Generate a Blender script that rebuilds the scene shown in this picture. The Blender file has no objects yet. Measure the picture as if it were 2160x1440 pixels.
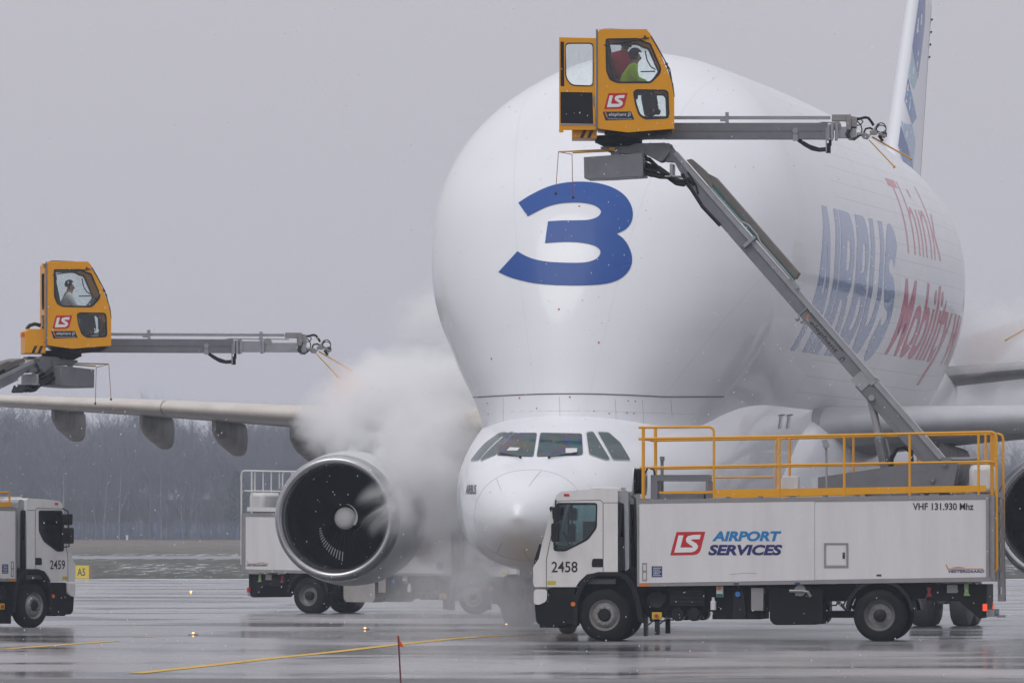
import bpy, bmesh, math, random
import numpy as np
from mathutils import Vector, Matrix, geometry
from mathutils.bvhtree import BVHTree
R = math.radians
SC = bpy.context.scene
COL = SC.collection
# ------------------------------------------------------------------ camera
FPX = 16000.0          # focal length in pixels of the 2160 px wide photograph
HOR = 1165.0           # row of the horizon
CAMH = 1.7
PITCH = math.atan((HOR - 720.0) / FPX)
cam = bpy.data.cameras.new("camera")
cam.sensor_width = 36.0
cam.lens = 36.0 * FPX / 2160.0
cam.clip_start = 1.0
cam.clip_end = 9000.0
camo = bpy.data.objects.new("camera", cam)
camo.location = (0, 0, CAMH)
camo.rotation_euler = (math.pi / 2 + PITCH, 0, 0)
COL.objects.link(camo)
SC.camera = camo
CROT = Matrix.Rotation(math.pi / 2 + PITCH, 3, 'X')
# ------------------------------------------------------------------ sky, sun, exposure
SUN_EL, SUN_AZ = 48.0, -150.0       # sun high behind the camera's left shoulder, fully veiled
w = bpy.data.worlds.new("World")
SC.world = w
w.use_nodes = True
nt = w.node_tree
for n in list(nt.nodes): nt.nodes.remove(n)
wo = nt.nodes.new('ShaderNodeOutputWorld')
bg = nt.nodes.new('ShaderNodeBackground')
bg.inputs['Strength'].default_value = 0.1
sky = nt.nodes.new('ShaderNodeTexSky')
sky.sky_type = 'NISHITA'
sky.sun_disc = False
sky.sun_elevation = R(SUN_EL)
sky.sun_rotation = R(SUN_AZ)
sky.dust_density = 6.0
hs = nt.nodes.new('ShaderNodeHueSaturation')
hs.inputs['Saturation'].default_value = 0.15
nt.links.new(sky.outputs[0], hs.inputs['Color'])
tc = nt.nodes.new('ShaderNodeTexCoord')
sx = nt.nodes.new('ShaderNodeSeparateXYZ')
nt.links.new(tc.outputs['Generated'], sx.inputs[0])
ramp = nt.nodes.new('ShaderNodeValToRGB')
ramp.color_ramp.elements[0].position = 0.0
ramp.color_ramp.elements[0].color = (0.50, 0.488, 0.535, 1)
ramp.color_ramp.elements[1].position = 1.0
ramp.color_ramp.elements[1].color = (0.94, 0.94, 0.985, 1)
nt.links.new(sx.outputs['Z'], ramp.inputs[0])
mul = nt.nodes.new('ShaderNodeMixRGB'); mul.blend_type = 'MULTIPLY'; mul.inputs[0].default_value = 1.0
mul.inputs[2].default_value = (10.6, 10.5, 10.6, 1)
nt.links.new(ramp.outputs[0], mul.inputs[1])
mx = nt.nodes.new('ShaderNodeMixRGB'); mx.inputs[0].default_value = 0.93   # cloud deck over the clear sky
nt.links.new(hs.outputs[0], mx.inputs[1]); nt.links.new(mul.outputs[0], mx.inputs[2])
nt.links.new(mx.outputs[0], bg.inputs['Color'])
nt.links.new(bg.outputs[0], wo.inputs['Surface'])
sl = bpy.data.lights.new("sun", 'SUN')
sl.energy = 0.75
sl.angle = R(30)
sl.color = (1.0, 0.985, 0.965)
so = bpy.data.objects.new("sun", sl)
so.rotation_euler = (R(90 - SUN_EL), 0, R(-35))
COL.objects.link(so)
SC.view_settings.view_transform = 'Standard'
SC.view_settings.look = 'None'
SC.view_settings.exposure = 0.0
SC.view_settings.gamma = 1.0
SC.view_settings.use_curve_mapping = False
cy = SC.cycles
cy.use_denoising = True
cy.max_bounces = 20
cy.diffuse_bounces = 3
cy.glossy_bounces = 3
cy.transmission_bounces = 4
cy.transparent_max_bounces = 16
cy.volume_bounces = 18
cy.volume_step_rate = 1.0
cy.use_adaptive_sampling = True
cy.adaptive_threshold = 0.02
cy.caustics_reflective = False
cy.caustics_refractive = False

# ------------------------------------------------------------------ helpers
def ray(px, py):
    v = CROT @ Vector(((px - 1080.0) / FPX, -(py - 720.0) / FPX, -1.0))
    return v / v.y
def P(px, py, d):
    "world point at depth d seen at a photo pixel"
    return Vector((0, 0, CAMH)) + ray(px, py) * d

def pchip(xs, ys):
    xs = np.array(xs, float); ys = np.array(ys, float)
    h = np.diff(xs); dl = np.diff(ys) / h
    m = np.zeros(len(xs))
    m[0], m[-1] = dl[0], dl[-1]
    for i in range(1, len(xs) - 1):
        if dl[i - 1] * dl[i] > 0:
            w1 = 2 * h[i] + h[i - 1]; w2 = h[i] + 2 * h[i - 1]
            m[i] = (w1 + w2) / (w1 / dl[i - 1] + w2 / dl[i])
    def f(x):
        x = min(max(x, xs[0]), xs[-1])
        i = int(min(max(np.searchsorted(xs, x) - 1, 0), len(xs) - 2))
        t = (x - xs[i]) / h[i]
        return float((2*t**3 - 3*t*t + 1)*ys[i] + (t**3 - 2*t*t + t)*h[i]*m[i] + (-2*t**3 + 3*t*t)*ys[i+1] + (t**3 - t*t)*h[i]*m[i+1])
    return f

class MB:
    def __init__(s, M=None):
        s.v = []; s.f = []; s.M = M
    def add(s, vs, fs):
        o = len(s.v)
        if s.M is not None: vs = [s.M @ Vector(q) for q in vs]
        s.v += [tuple(q) for q in vs]
        s.f += [tuple(i + o for i in q) for q in fs]
        return s
    def box(s, x0, x1, y0, y1, z0, z1):
        vs = [(x0,y0,z0),(x1,y0,z0),(x1,y1,z0),(x0,y1,z0),(x0,y0,z1),(x1,y0,z1),(x1,y1,z1),(x0,y1,z1)]
        return s.add(vs, [(0,3,2,1),(4,5,6,7),(0,1,5,4),(1,2,6,5),(2,3,7,6),(3,0,4,7)])
    def prism(s, poly, y0, y1, holes=(), skip=(), caps=True):
        "polygon in x,z pushed from y0 to y1, with openings"
        loops = [list(poly)] + [list(h) for h in holes]
        flat = [p for l in loops for p in l]
        n = len(flat)
        vs = [(p[0], y0, p[1]) for p in flat] + [(p[0], y1, p[1]) for p in flat]
        fs = []
        if caps:
            for t in geometry.tessellate_polygon([[Vector((p[0], p[1], 0)) for p in l] for l in loops]):
                fs.append(tuple(t)); fs.append(tuple(i + n for i in reversed(t)))
        o = 0
        for li, l in enumerate(loops):
            k = len(l)
            for i in range(k):
                if li == 0 and i in skip: continue
                a, b = o + i, o + (i + 1) % k
                fs.append((a, b, b + n, a + n))
            o += k
        return s.add(vs, fs)
    def plate(s, poly, y, holes=()):
        loops = [list(poly)] + [list(h) for h in holes]
        flat = [p for l in loops for p in l]
        return s.add([(p[0], y, p[1]) for p in flat], [tuple(t) for t in geometry.tessellate_polygon([[Vector((p[0], p[1], 0)) for p in l] for l in loops])])
    def tube(s, pts, r, n=8, r1=None, closed=False):
        pts = [Vector(p) for p in pts]
        k = len(pts)
        rings = []
        up = None
        for i, p in enumerate(pts):
            if closed: t = pts[(i + 1) % k] - pts[i - 1]
            elif i == 0: t = pts[1] - pts[0]
            elif i == k - 1: t = pts[-1] - pts[-2]
            else: t = (pts[i + 1] - p).normalized() + (p - pts[i - 1]).normalized()
            if t.length < 1e-9: t = Vector((0, 0, 1))
            t.normalize()
            if up is None:
                up = Vector((0, 0, 1)) if abs(t.z) < 0.9 else Vector((0, 1, 0))
            a = t.cross(up)
            if a.length < 1e-4: a = t.cross(Vector((1, 0.3, 0)))
            a.normalize(); b = a.cross(t).normalized(); up = b
            rr = r if r1 is None else r + (r1 - r) * i / max(1, k - 1)
            rings.append([p + (a * math.cos(2*math.pi*j/n) + b * math.sin(2*math.pi*j/n)) * rr for j in range(n)])
        vs = [q for g in rings for q in g]
        fs = []
        for i in range(k if closed else k - 1):
            i2 = (i + 1) % k
            for j in range(n):
                fs.append((i*n + j, i*n + (j+1) % n, i2*n + (j+1) % n, i2*n + j))
        if not closed:
            fs.append(tuple(reversed(range(n)))); fs.append(tuple((k-1)*n + j for j in range(n)))
        return s.add(vs, fs)
    def lathe(s, prof, c, axis, n=32):
        "prof: (along axis, radius)"
        c = Vector(c); ax = Vector(axis).normalized()
        a = ax.cross(Vector((0, 0, 1)) if abs(ax.z) < 0.9 else Vector((0, 1, 0))).normalized(); b = ax.cross(a)
        vs = []; fs = []
        for (h, r) in prof:
            for j in range(n):
                th = 2*math.pi*j/n
                vs.append(c + ax*h + (a*math.cos(th) + b*math.sin(th))*max(r, 1e-4))
        for i in range(len(prof) - 1):
            for j in range(n):
                fs.append((i*n+j, i*n+(j+1) % n, (i+1)*n+(j+1) % n, (i+1)*n+j))
        return s.add(vs, fs)
    def disc(s, c, r, axis, h=0.01, n=20):
        return s.lathe([(0, 0), (0, r), (h, r), (h, 0)], c, axis, n)
    def sphere(s, c, r, n=10, m=7, sc=(1, 1, 1)):
        vs = []; fs = []
        for i in range(m + 1):
            ph = math.pi * i / m
            for j in range(n):
                th = 2*math.pi*j/n
                vs.append((c[0]+r*sc[0]*math.sin(ph)*math.cos(th), c[1]+r*sc[1]*math.sin(ph)*math.sin(th), c[2]+r*sc[2]*math.cos(ph)))
        for i in range(m):
            for j in range(n):
                fs.append((i*n+j, (i+1)*n+j, (i+1)*n+(j+1) % n, i*n+(j+1) % n))
        return s.add(vs, fs)
    def grid(s, rows, close_u=False):
        n = len(rows[0])
        vs = [p for r in rows for p in r]
        fs = []
        for i in range(len(rows) - 1):
            for j in range(n if close_u else n - 1):
                fs.append((i*n+j, i*n+(j+1) % n, (i+1)*n+(j+1) % n, (i+1)*n+j))
        return s.add(vs, fs)
    def build(s, name, m, parent=None, smooth=35, bevel=0.0, weld=True, fix=True):
        me = bpy.data.meshes.new(name)
        me.from_pydata(s.v, [], s.f)
        if weld or fix:
            bm = bmesh.new(); bm.from_mesh(me)
            if weld: bmesh.ops.remove_doubles(bm, verts=bm.verts, dist=1e-4)
            if fix: bmesh.ops.recalc_face_normals(bm, faces=bm.faces)
            bm.to_mesh(me); bm.free()
        if smooth:
            me.shade_smooth()
            if smooth < 179: me.set_sharp_from_angle(angle=R(smooth))
        me.materials.append(m)
        o = bpy.data.objects.new(name, me)
        COL.objects.link(o)
        if parent is not None: o.parent = parent
        if bevel:
            b = o.modifiers.new('bevel', 'BEVEL'); b.width = bevel; b.segments = 2; b.limit_method = 'ANGLE'; b.angle_limit = R(40)
        return o

def tag(o, label=None, cat=None, group=None, kind=None):
    if label: o['label'] = label
    if cat: o['category'] = cat
    if group: o['group'] = group
    if kind: o['kind'] = kind
    return o
def empty(name, loc=(0, 0, 0), rz=0.0):
    o = bpy.data.objects.new(name, None)
    o.empty_display_size = 0.5
    o.location = loc; o.rotation_euler = (0, 0, rz)
    COL.objects.link(o)
    return o
def TR(x, y, z): return Matrix.Translation((x, y, z))
def RZ(a): return Matrix.Rotation(a, 4, 'Z')
def RY(a): return Matrix.Rotation(a, 4, 'Y')

def rounded(poly, r, n=4):
    out = []
    k = len(poly)
    for i in range(k):
        p = Vector(poly[i]); a = Vector(poly[i-1]); b = Vector(poly[(i+1) % k])
        d0 = (a - p); d1 = (b - p)
        q = min(r, d0.length*0.45, d1.length*0.45)
        s0 = p + d0.normalized()*q; s1 = p + d1.normalized()*q
        for j in range(n + 1):
            t = j / n
            out.append(tuple((1-t)**2*s0 + 2*t*(1-t)*p + t*t*s1))
    return out
def inset(poly, d):
    c = Vector((sum(p[0] for p in poly)/len(poly), sum(p[1] for p in poly)/len(poly)))
    out = []
    for p in poly:
        v = Vector(p) - c
        out.append(tuple(c + v * (1 - d / max(v.length, 1e-6))))
    return out

_text = {}
def text_geo(body, w, h, shear=0.0, bold=0.0, keep=False):
    "flat lettering filling a box w by h, as (verts2d, faces)"
    key = (body, shear, bold)
    if key not in _text:
        cu = bpy.data.curves.new('lettering', 'FONT')
        cu.body = body; cu.shear = shear; cu.offset = bold; cu.resolution_u = 4
        o = bpy.data.objects.new('lettering', cu)
        COL.objects.link(o)
        dg = bpy.context.evaluated_depsgraph_get()
        me = bpy.data.meshes.new_from_object(o.evaluated_get(dg))
        vs = [(v.co.x, v.co.y) for v in me.vertices]; fs = [tuple(p.vertices) for p in me.polygons]
        bpy.data.objects.remove(o); bpy.data.curves.remove(cu); bpy.data.meshes.remove(me)
        _text[key] = (vs, fs)
    vs, fs = _text[key]
    x0 = min(v[0] for v in vs); x1 = max(v[0] for v in vs); y0 = min(v[1] for v in vs); y1 = max(v[1] for v in vs)
    return [((v[0]-x0)/(x1-x0)*w, (v[1]-y0)/(y1-y0)*h) for v in vs], fs
def poly_geo(poly, holes=()):
    loops = [list(poly)] + [list(h) for h in holes]
    flat = [tuple(p) for l in loops for p in l]
    return flat, [tuple(t) for t in geometry.tessellate_polygon([[Vector((p[0], p[1], 0)) for p in l] for l in loops])]
def dice(vs, fs, step):
    "cut a flat 2d mesh by a square lattice so it can be wrapped over a curved surface"
    bm = bmesh.new()
    bv = [bm.verts.new((p[0], p[1], 0)) for p in vs]
    for f in fs:
        try: bm.faces.new([bv[i] for i in f])
        except ValueError: pass
    for ax in (0, 1):
        lo = min(p[ax] for p in vs); hi = max(p[ax] for p in vs)
        k = int((hi - lo) / step) + 1
        for i in range(1, k):
            co = Vector((0, 0, 0)); co[ax] = lo + i*step
            no = Vector((0, 0, 0)); no[ax] = 1
            bmesh.ops.bisect_plane(bm, geom=bm.verts[:] + bm.edges[:] + bm.faces[:], plane_co=co, plane_no=no, dist=1e-6)
    bmesh.ops.triangulate(bm, faces=bm.faces)
    bm.verts.index_update()
    ov = [(v.co.x, v.co.y) for v in bm.verts]; of = [tuple(v.index for v in f.verts) for f in bm.faces]
    bm.free()
    return ov, of

# ------------------------------------------------------------------ materials
def mat(name, col, rough=0.5, metal=0.0, dirt=0.0, dscale=2.0, dcol=(0.05, 0.045, 0.04), spec=0.5, emit=None, bump=0.0, bscale=30, coat=0.0, stretch=(1, 1, 1), rvar=0.0):
    m = bpy.data.materials.new(name)
    m.use_nodes = True
    nt = m.node_tree
    b = nt.nodes['Principled BSDF']
    b.inputs['Base Color'].default_value = (*col, 1)
    b.inputs['Roughness'].default_value = rough
    b.inputs['Metallic'].default_value = metal
    b.inputs['Specular IOR Level'].default_value = spec
    b.inputs['Coat Weight'].default_value = coat
    if emit:
        b.inputs['Emission Color'].default_value = (*emit[0], 1); b.inputs['Emission Strength'].default_value = emit[1]
    if dirt or bump or rvar:
        tc = nt.nodes.new('ShaderNodeTexCoord')
        mp = nt.nodes.new('ShaderNodeMapping'); mp.inputs['Scale'].default_value = stretch
        nt.links.new(tc.outputs['Object'], mp.inputs[0])
    if dirt or rvar:
        nz = nt.nodes.new('ShaderNodeTexNoise'); nz.inputs['Scale'].default_value = dscale; nz.inputs['Detail'].default_value = 6; nz.inputs['Roughness'].default_value = 0.65
        nt.links.new(mp.outputs[0], nz.inputs['Vector'])
        mr = nt.nodes.new('ShaderNodeMapRange'); mr.inputs[1].default_value = 0.38; mr.inputs[2].default_value = 0.72; mr.inputs[3].default_value = 0; mr.inputs[4].default_value = dirt
        nt.links.new(nz.outputs[0], mr.inputs[0])
        mi = nt.nodes.new('ShaderNodeMixRGB'); mi.inputs[1].default_value = (*col, 1); mi.inputs[2].default_value = (*dcol, 1)
        nt.links.new(mr.outputs[0], mi.inputs[0]); nt.links.new(mi.outputs[0], b.inputs['Base Color'])
        if rvar:
            m2 = nt.nodes.new('ShaderNodeMapRange'); m2.inputs[1].default_value = 0.3; m2.inputs[2].default_value = 0.7; m2.inputs[3].default_value = max(0.02, rough - rvar); m2.inputs[4].default_value = rough + rvar
            nt.links.new(nz.outputs[0], m2.inputs[0]); nt.links.new(m2.outputs[0], b.inputs['Roughness'])
    if bump:
        n2 = nt.nodes.new('ShaderNodeTexNoise'); n2.inputs['Scale'].default_value = bscale; n2.inputs['Detail'].default_value = 4
        nt.links.new(mp.outputs[0], n2.inputs['Vector'])
        bp = nt.nodes.new('ShaderNodeBump'); bp.inputs['Strength'].default_value = bump; bp.inputs['Distance'].default_value = 0.02
        nt.links.new(n2.outputs[0], bp.inputs['Height']); nt.links.new(bp.outputs[0], b.inputs['Normal'])
    return m
def glass(name, tint, dust=0.07):
    "thin pane: see-through with a surface reflection"
    m = bpy.data.materials.new(name); m.use_nodes = True
    nt = m.node_tree
    for n in list(nt.nodes): nt.nodes.remove(n)
    o = nt.nodes.new('ShaderNodeOutputMaterial')
    t = nt.nodes.new('ShaderNodeBsdfTransparent'); t.inputs[0].default_value = (*tint, 1)
    g = nt.nodes.new('ShaderNodeBsdfGlossy'); g.inputs['Roughness'].default_value = 0.03
    f = nt.nodes.new('ShaderNodeFresnel'); f.inputs[0].default_value = 1.5
    nz = nt.nodes.new('ShaderNodeTexNoise'); nz.inputs['Scale'].default_value = 9; nz.inputs['Detail'].default_value = 5
    mr = nt.nodes.new('ShaderNodeMapRange'); mr.inputs[1].default_value = 0.45; mr.inputs[2].default_value = 0.8; mr.inputs[3].default_value = 0.0; mr.inputs[4].default_value = dust
    df = nt.nodes.new('ShaderNodeBsdfDiffuse'); df.inputs[0].default_value = (0.4, 0.42, 0.42, 1)
    m1 = nt.nodes.new('ShaderNodeMixShader'); m2 = nt.nodes.new('ShaderNodeMixShader')
    nt.links.new(nz.outputs[0], mr.inputs[0]); nt.links.new(mr.outputs[0], m1.inputs[0])
    nt.links.new(t.outputs[0], m1.inputs[1]); nt.links.new(df.outputs[0], m1.inputs[2])
    nt.links.new(f.outputs[0], m2.inputs[0]); nt.links.new(m1.outputs[0], m2.inputs[1]); nt.links.new(g.outputs[0], m2.inputs[2])
    nt.links.new(m2.outputs[0], o.inputs[0])
    return m
M = {}
M['white'] = mat('truck_white_paint', (0.72, 0.71, 0.70), 0.35, dirt=0.26, dscale=1.6, dcol=(0.36, 0.33, 0.30), stretch=(2.2, 1, 0.6))
M['panel'] = mat('box_panel_white', (0.70, 0.69, 0.69), 0.42, dirt=0.24, dscale=1.3, dcol=(0.42, 0.40, 0.38), stretch=(3.0, 1, 0.4))
M['yellow'] = mat('yellow_paint', (0.78, 0.34, 0.004), 0.4, spec=0.35, dirt=0.15, dscale=1.8, dcol=(0.42, 0.17, 0.01))
M['rail_yellow'] = mat('rail_yellow_paint', (0.78, 0.36, 0.006), 0.42, spec=0.35, dirt=0.15, dscale=5, dcol=(0.35, 0.16, 0.02))
M['rail_white'] = mat('rail_white_paint', (0.66, 0.66, 0.66), 0.45)
M['steel'] = mat('galvanised_steel', (0.21, 0.215, 0.235), 0.48, metal=0.25, dirt=0.45, dscale=3.5, dcol=(0.12, 0.12, 0.13))
M['steel_light'] = mat('pale_steel', (0.36, 0.37, 0.39), 0.42, metal=0.3, dirt=0.35, dscale=4, dcol=(0.2, 0.2, 0.21))
M['steel_brown'] = mat('dirty_steel_cover', (0.16, 0.145, 0.135), 0.6, dirt=0.5, dscale=4, dcol=(0.09, 0.08, 0.075))
M['frame'] = mat('aluminium_edge', (0.30, 0.29, 0.29), 0.45, metal=0.3, dirt=0.3, dscale=3, dcol=(0.17, 0.15, 0.14))
M['chassis'] = mat('chassis_black', (0.006, 0.006, 0.007), 0.6, spec=0.18, dirt=0.3, dscale=5, dcol=(0.018, 0.017, 0.016))
M['plastic'] = mat('black_plastic', (0.009, 0.0095, 0.011), 0.5, spec=0.25, dirt=0.3, dscale=4, dcol=(0.02, 0.02, 0.021))
M['tyre'] = mat('tyre_rubber', (0.008, 0.008, 0.009), 0.7, spec=0.2, dirt=0.4, dscale=6, dcol=(0.02, 0.019, 0.018), bump=0.3, bscale=40)
M['tyre_grey'] = mat('aircraft_tyre_rubber', (0.19, 0.19, 0.195), 0.7, dirt=0.4, dscale=4, dcol=(0.11, 0.11, 0.11))  # grey of the mist is put into the rubber colour
M['rim'] = mat('wheel_rim_silver', (0.30, 0.29, 0.285), 0.42, metal=0.35, dirt=0.5, dscale=7, dcol=(0.09, 0.08, 0.075))
M['hub'] = mat('wheel_hub_dark', (0.012, 0.012, 0.013), 0.5, spec=0.25)
M['hose'] = mat('hose_rubber', (0.006, 0.006, 0.008), 0.4, spec=0.35)
M['dark'] = mat('cab_interior', (0.012, 0.013, 0.015), 0.7)
M['cab_trim'] = mat('cab_trim_grey', (0.07, 0.075, 0.08), 0.8)
M['seat'] = mat('seat_fabric', (0.022, 0.023, 0.028), 0.85)
M['red'] = mat('logo_red', (0.52, 0.012, 0.022), 0.4)
M['logo_white'] = mat('logo_white', (0.78, 0.78, 0.78), 0.4)
M['logo_blue'] = mat('lettering_light_blue', (0.01, 0.19, 0.46), 0.4)
M['logo_navy'] = mat('lettering_navy', (0.012, 0.016, 0.13), 0.4)
M['logo_orange'] = mat('logo_orange', (0.62, 0.2, 0.03), 0.4)
M['ink'] = mat('black_lettering', (0.012, 0.012, 0.014), 0.45)
M['plate_navy'] = mat('name_plate_navy', (0.01, 0.013, 0.04), 0.4)
M['sticker_blue'] = mat('sticker_blue', (0.012, 0.03, 0.14), 0.4)
M['sticker_yellow'] = mat('sticker_yellow', (0.55, 0.42, 0.02), 0.4)
M['green'] = mat('green_cable_chain', (0.02, 0.12, 0.09), 0.5)
M['amber'] = mat('amber_lens', (0.65, 0.17, 0.01), 0.3)
M['red_lamp'] = mat('red_tail_lamp', (0.6, 0.03, 0.01), 0.3, emit=((1.0, 0.12, 0.03), 0.7))
M['rod'] = mat('yellow_rod', (0.66, 0.36, 0.015), 0.4)
M['string'] = mat('red_cord', (0.28, 0.09, 0.06), 0.6)
M['glass'] = glass('cabin_glass', (0.93, 0.96, 0.96))
M['glass_dark'] = glass('cab_window_glass', (0.66, 0.77, 0.77), 0.10)
M['blue_cap'] = mat('blue_filler_cap', (0.03, 0.16, 0.5), 0.4)
M['green_tag'] = mat('green_coupling', (0.24, 0.36, 0.13), 0.5)
M['red_tag'] = mat('red_coupling', (0.3, 0.02, 0.03), 0.5)
M['tank'] = mat('stainless_tank', (0.42, 0.40, 0.37), 0.35, metal=0.5, dirt=0.4, dscale=4, dcol=(0.2, 0.19, 0.17))
# ================================================================== de-icing trucks
def fx(px): return (1612.0 - px) / 109.2
def fz(py): return (1352.5 - py) / 110.0
def fp(l): return [(fx(a), fz(b)) for a, b in l]
LS_WHITE = [(325,310),(392,312),(350,476),(512,476),(520,464),(470,432),(432,402),(424,362),(450,322),(520,305),(628,302),(613,362),(512,365),(495,374),(505,385),(565,418),(590,455),(580,492),(548,524),(500,540),(268,545)]
LS_RED = [(212,582),(298,265),(687,260),(632,480),(620,520),(600,548),(570,568),(520,578)]

def flat(vs, fs, mapf, name, m, parent, Mx=None):
    b = MB(Mx); b.add([mapf(p[0], p[1]) for p in vs], fs)
    return b.build(name, m, parent, smooth=0, weld=False, fix=False)

def ls_logo(parent, mapf, Mx=None):
    "mapf(u, v): u, v in 0..1 across the logo box"
    def nrm(l): return [((p[0]-212)/475.0, (582-p[1])/322.0) for p in l]
    v, f = poly_geo(nrm(LS_RED)); lg = flat(v, f, lambda a, b: mapf(a, b, 0.0), 'logo', M['red'], parent, Mx)
    v, f = poly_geo(nrm(LS_WHITE)); flat(v, f, lambda a, b: mapf(a, b, 0.004), 'logo_letters', M['logo_white'], parent, Mx)

def wheel(Rt, x, y, s, front, Mx=None):
    wd = 0.31 if front else 0.27
    def one(yc):
        b = MB(Mx)
        h = wd/2
        prof = [(-h,0.29),(-h-0.01,0.36),(-h,0.44),(-h+0.035,0.485),(-h+0.06,0.5)]
        for k in range(5):
            a = -h+0.075 + k*(2*h-0.15)/4
            prof += [(a-0.008,0.502),(a-0.006,0.490),(a+0.006,0.490),(a+0.008,0.502)]
        prof += [(h-0.06,0.5),(h-0.035,0.485),(h,0.44),(h+0.01,0.36),(h,0.29),(-h,0.29)]
        b.lathe(prof, (x, yc, 0.5), (0, s, 0), 44)
        return b
    b = one(y*s)
    if not front:
        c = one((y-0.34)*s); o = len(b.v); b.v += c.v; b.f += [tuple(i+o for i in q) for q in c.f]
    w_ = b.build('wheel', M['tyre'], Rt)
    h = wd/2
    b = MB(Mx)
    if front: prof = [(h-0.16,0.30),(h-0.01,0.305),(h+0.005,0.298),(h-0.02,0.27),(h-0.05,0.25),(h-0.02,0.21),(h+0.012,0.19),(h+0.015,0.13),(h-0.02,0.115)]
    else: prof = [(h-0.2,0.30),(h-0.01,0.305),(h+0.005,0.298),(h-0.03,0.275),(h-0.12,0.255),(h-0.15,0.22),(h-0.14,0.12),(h-0.10,0.115)]
    b.lathe(prof, (x, y*s, 0.5), (0, s, 0), 36)
    for k in range(10):
        a = 2*math.pi*(k+0.5)/10
        hh = h+0.012 if front else h-0.15
        b.lathe([(0,0.021),(0.03,0.019),(0.035,0.0)], (x+0.162*math.cos(a), y*s+hh*s, 0.5+0.162*math.sin(a)), (0, s, 0), 6)
    b.build('rim', M['rim'], w_)
    b = MB(Mx)
    if front: b.lathe([(h-0.06,0.125),(h+0.03,0.105),(h+0.05,0.085),(h+0.05,0)], (x, y*s, 0.5), (0, s, 0), 20)
    else: b.lathe([(h-0.15,0.125),(h-0.02,0.12),(h,0.09),(h+0.01,0)], (x, y*s, 0.5), (0, s, 0), 20)
    b.build('hub', M['hub'], w_)

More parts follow.
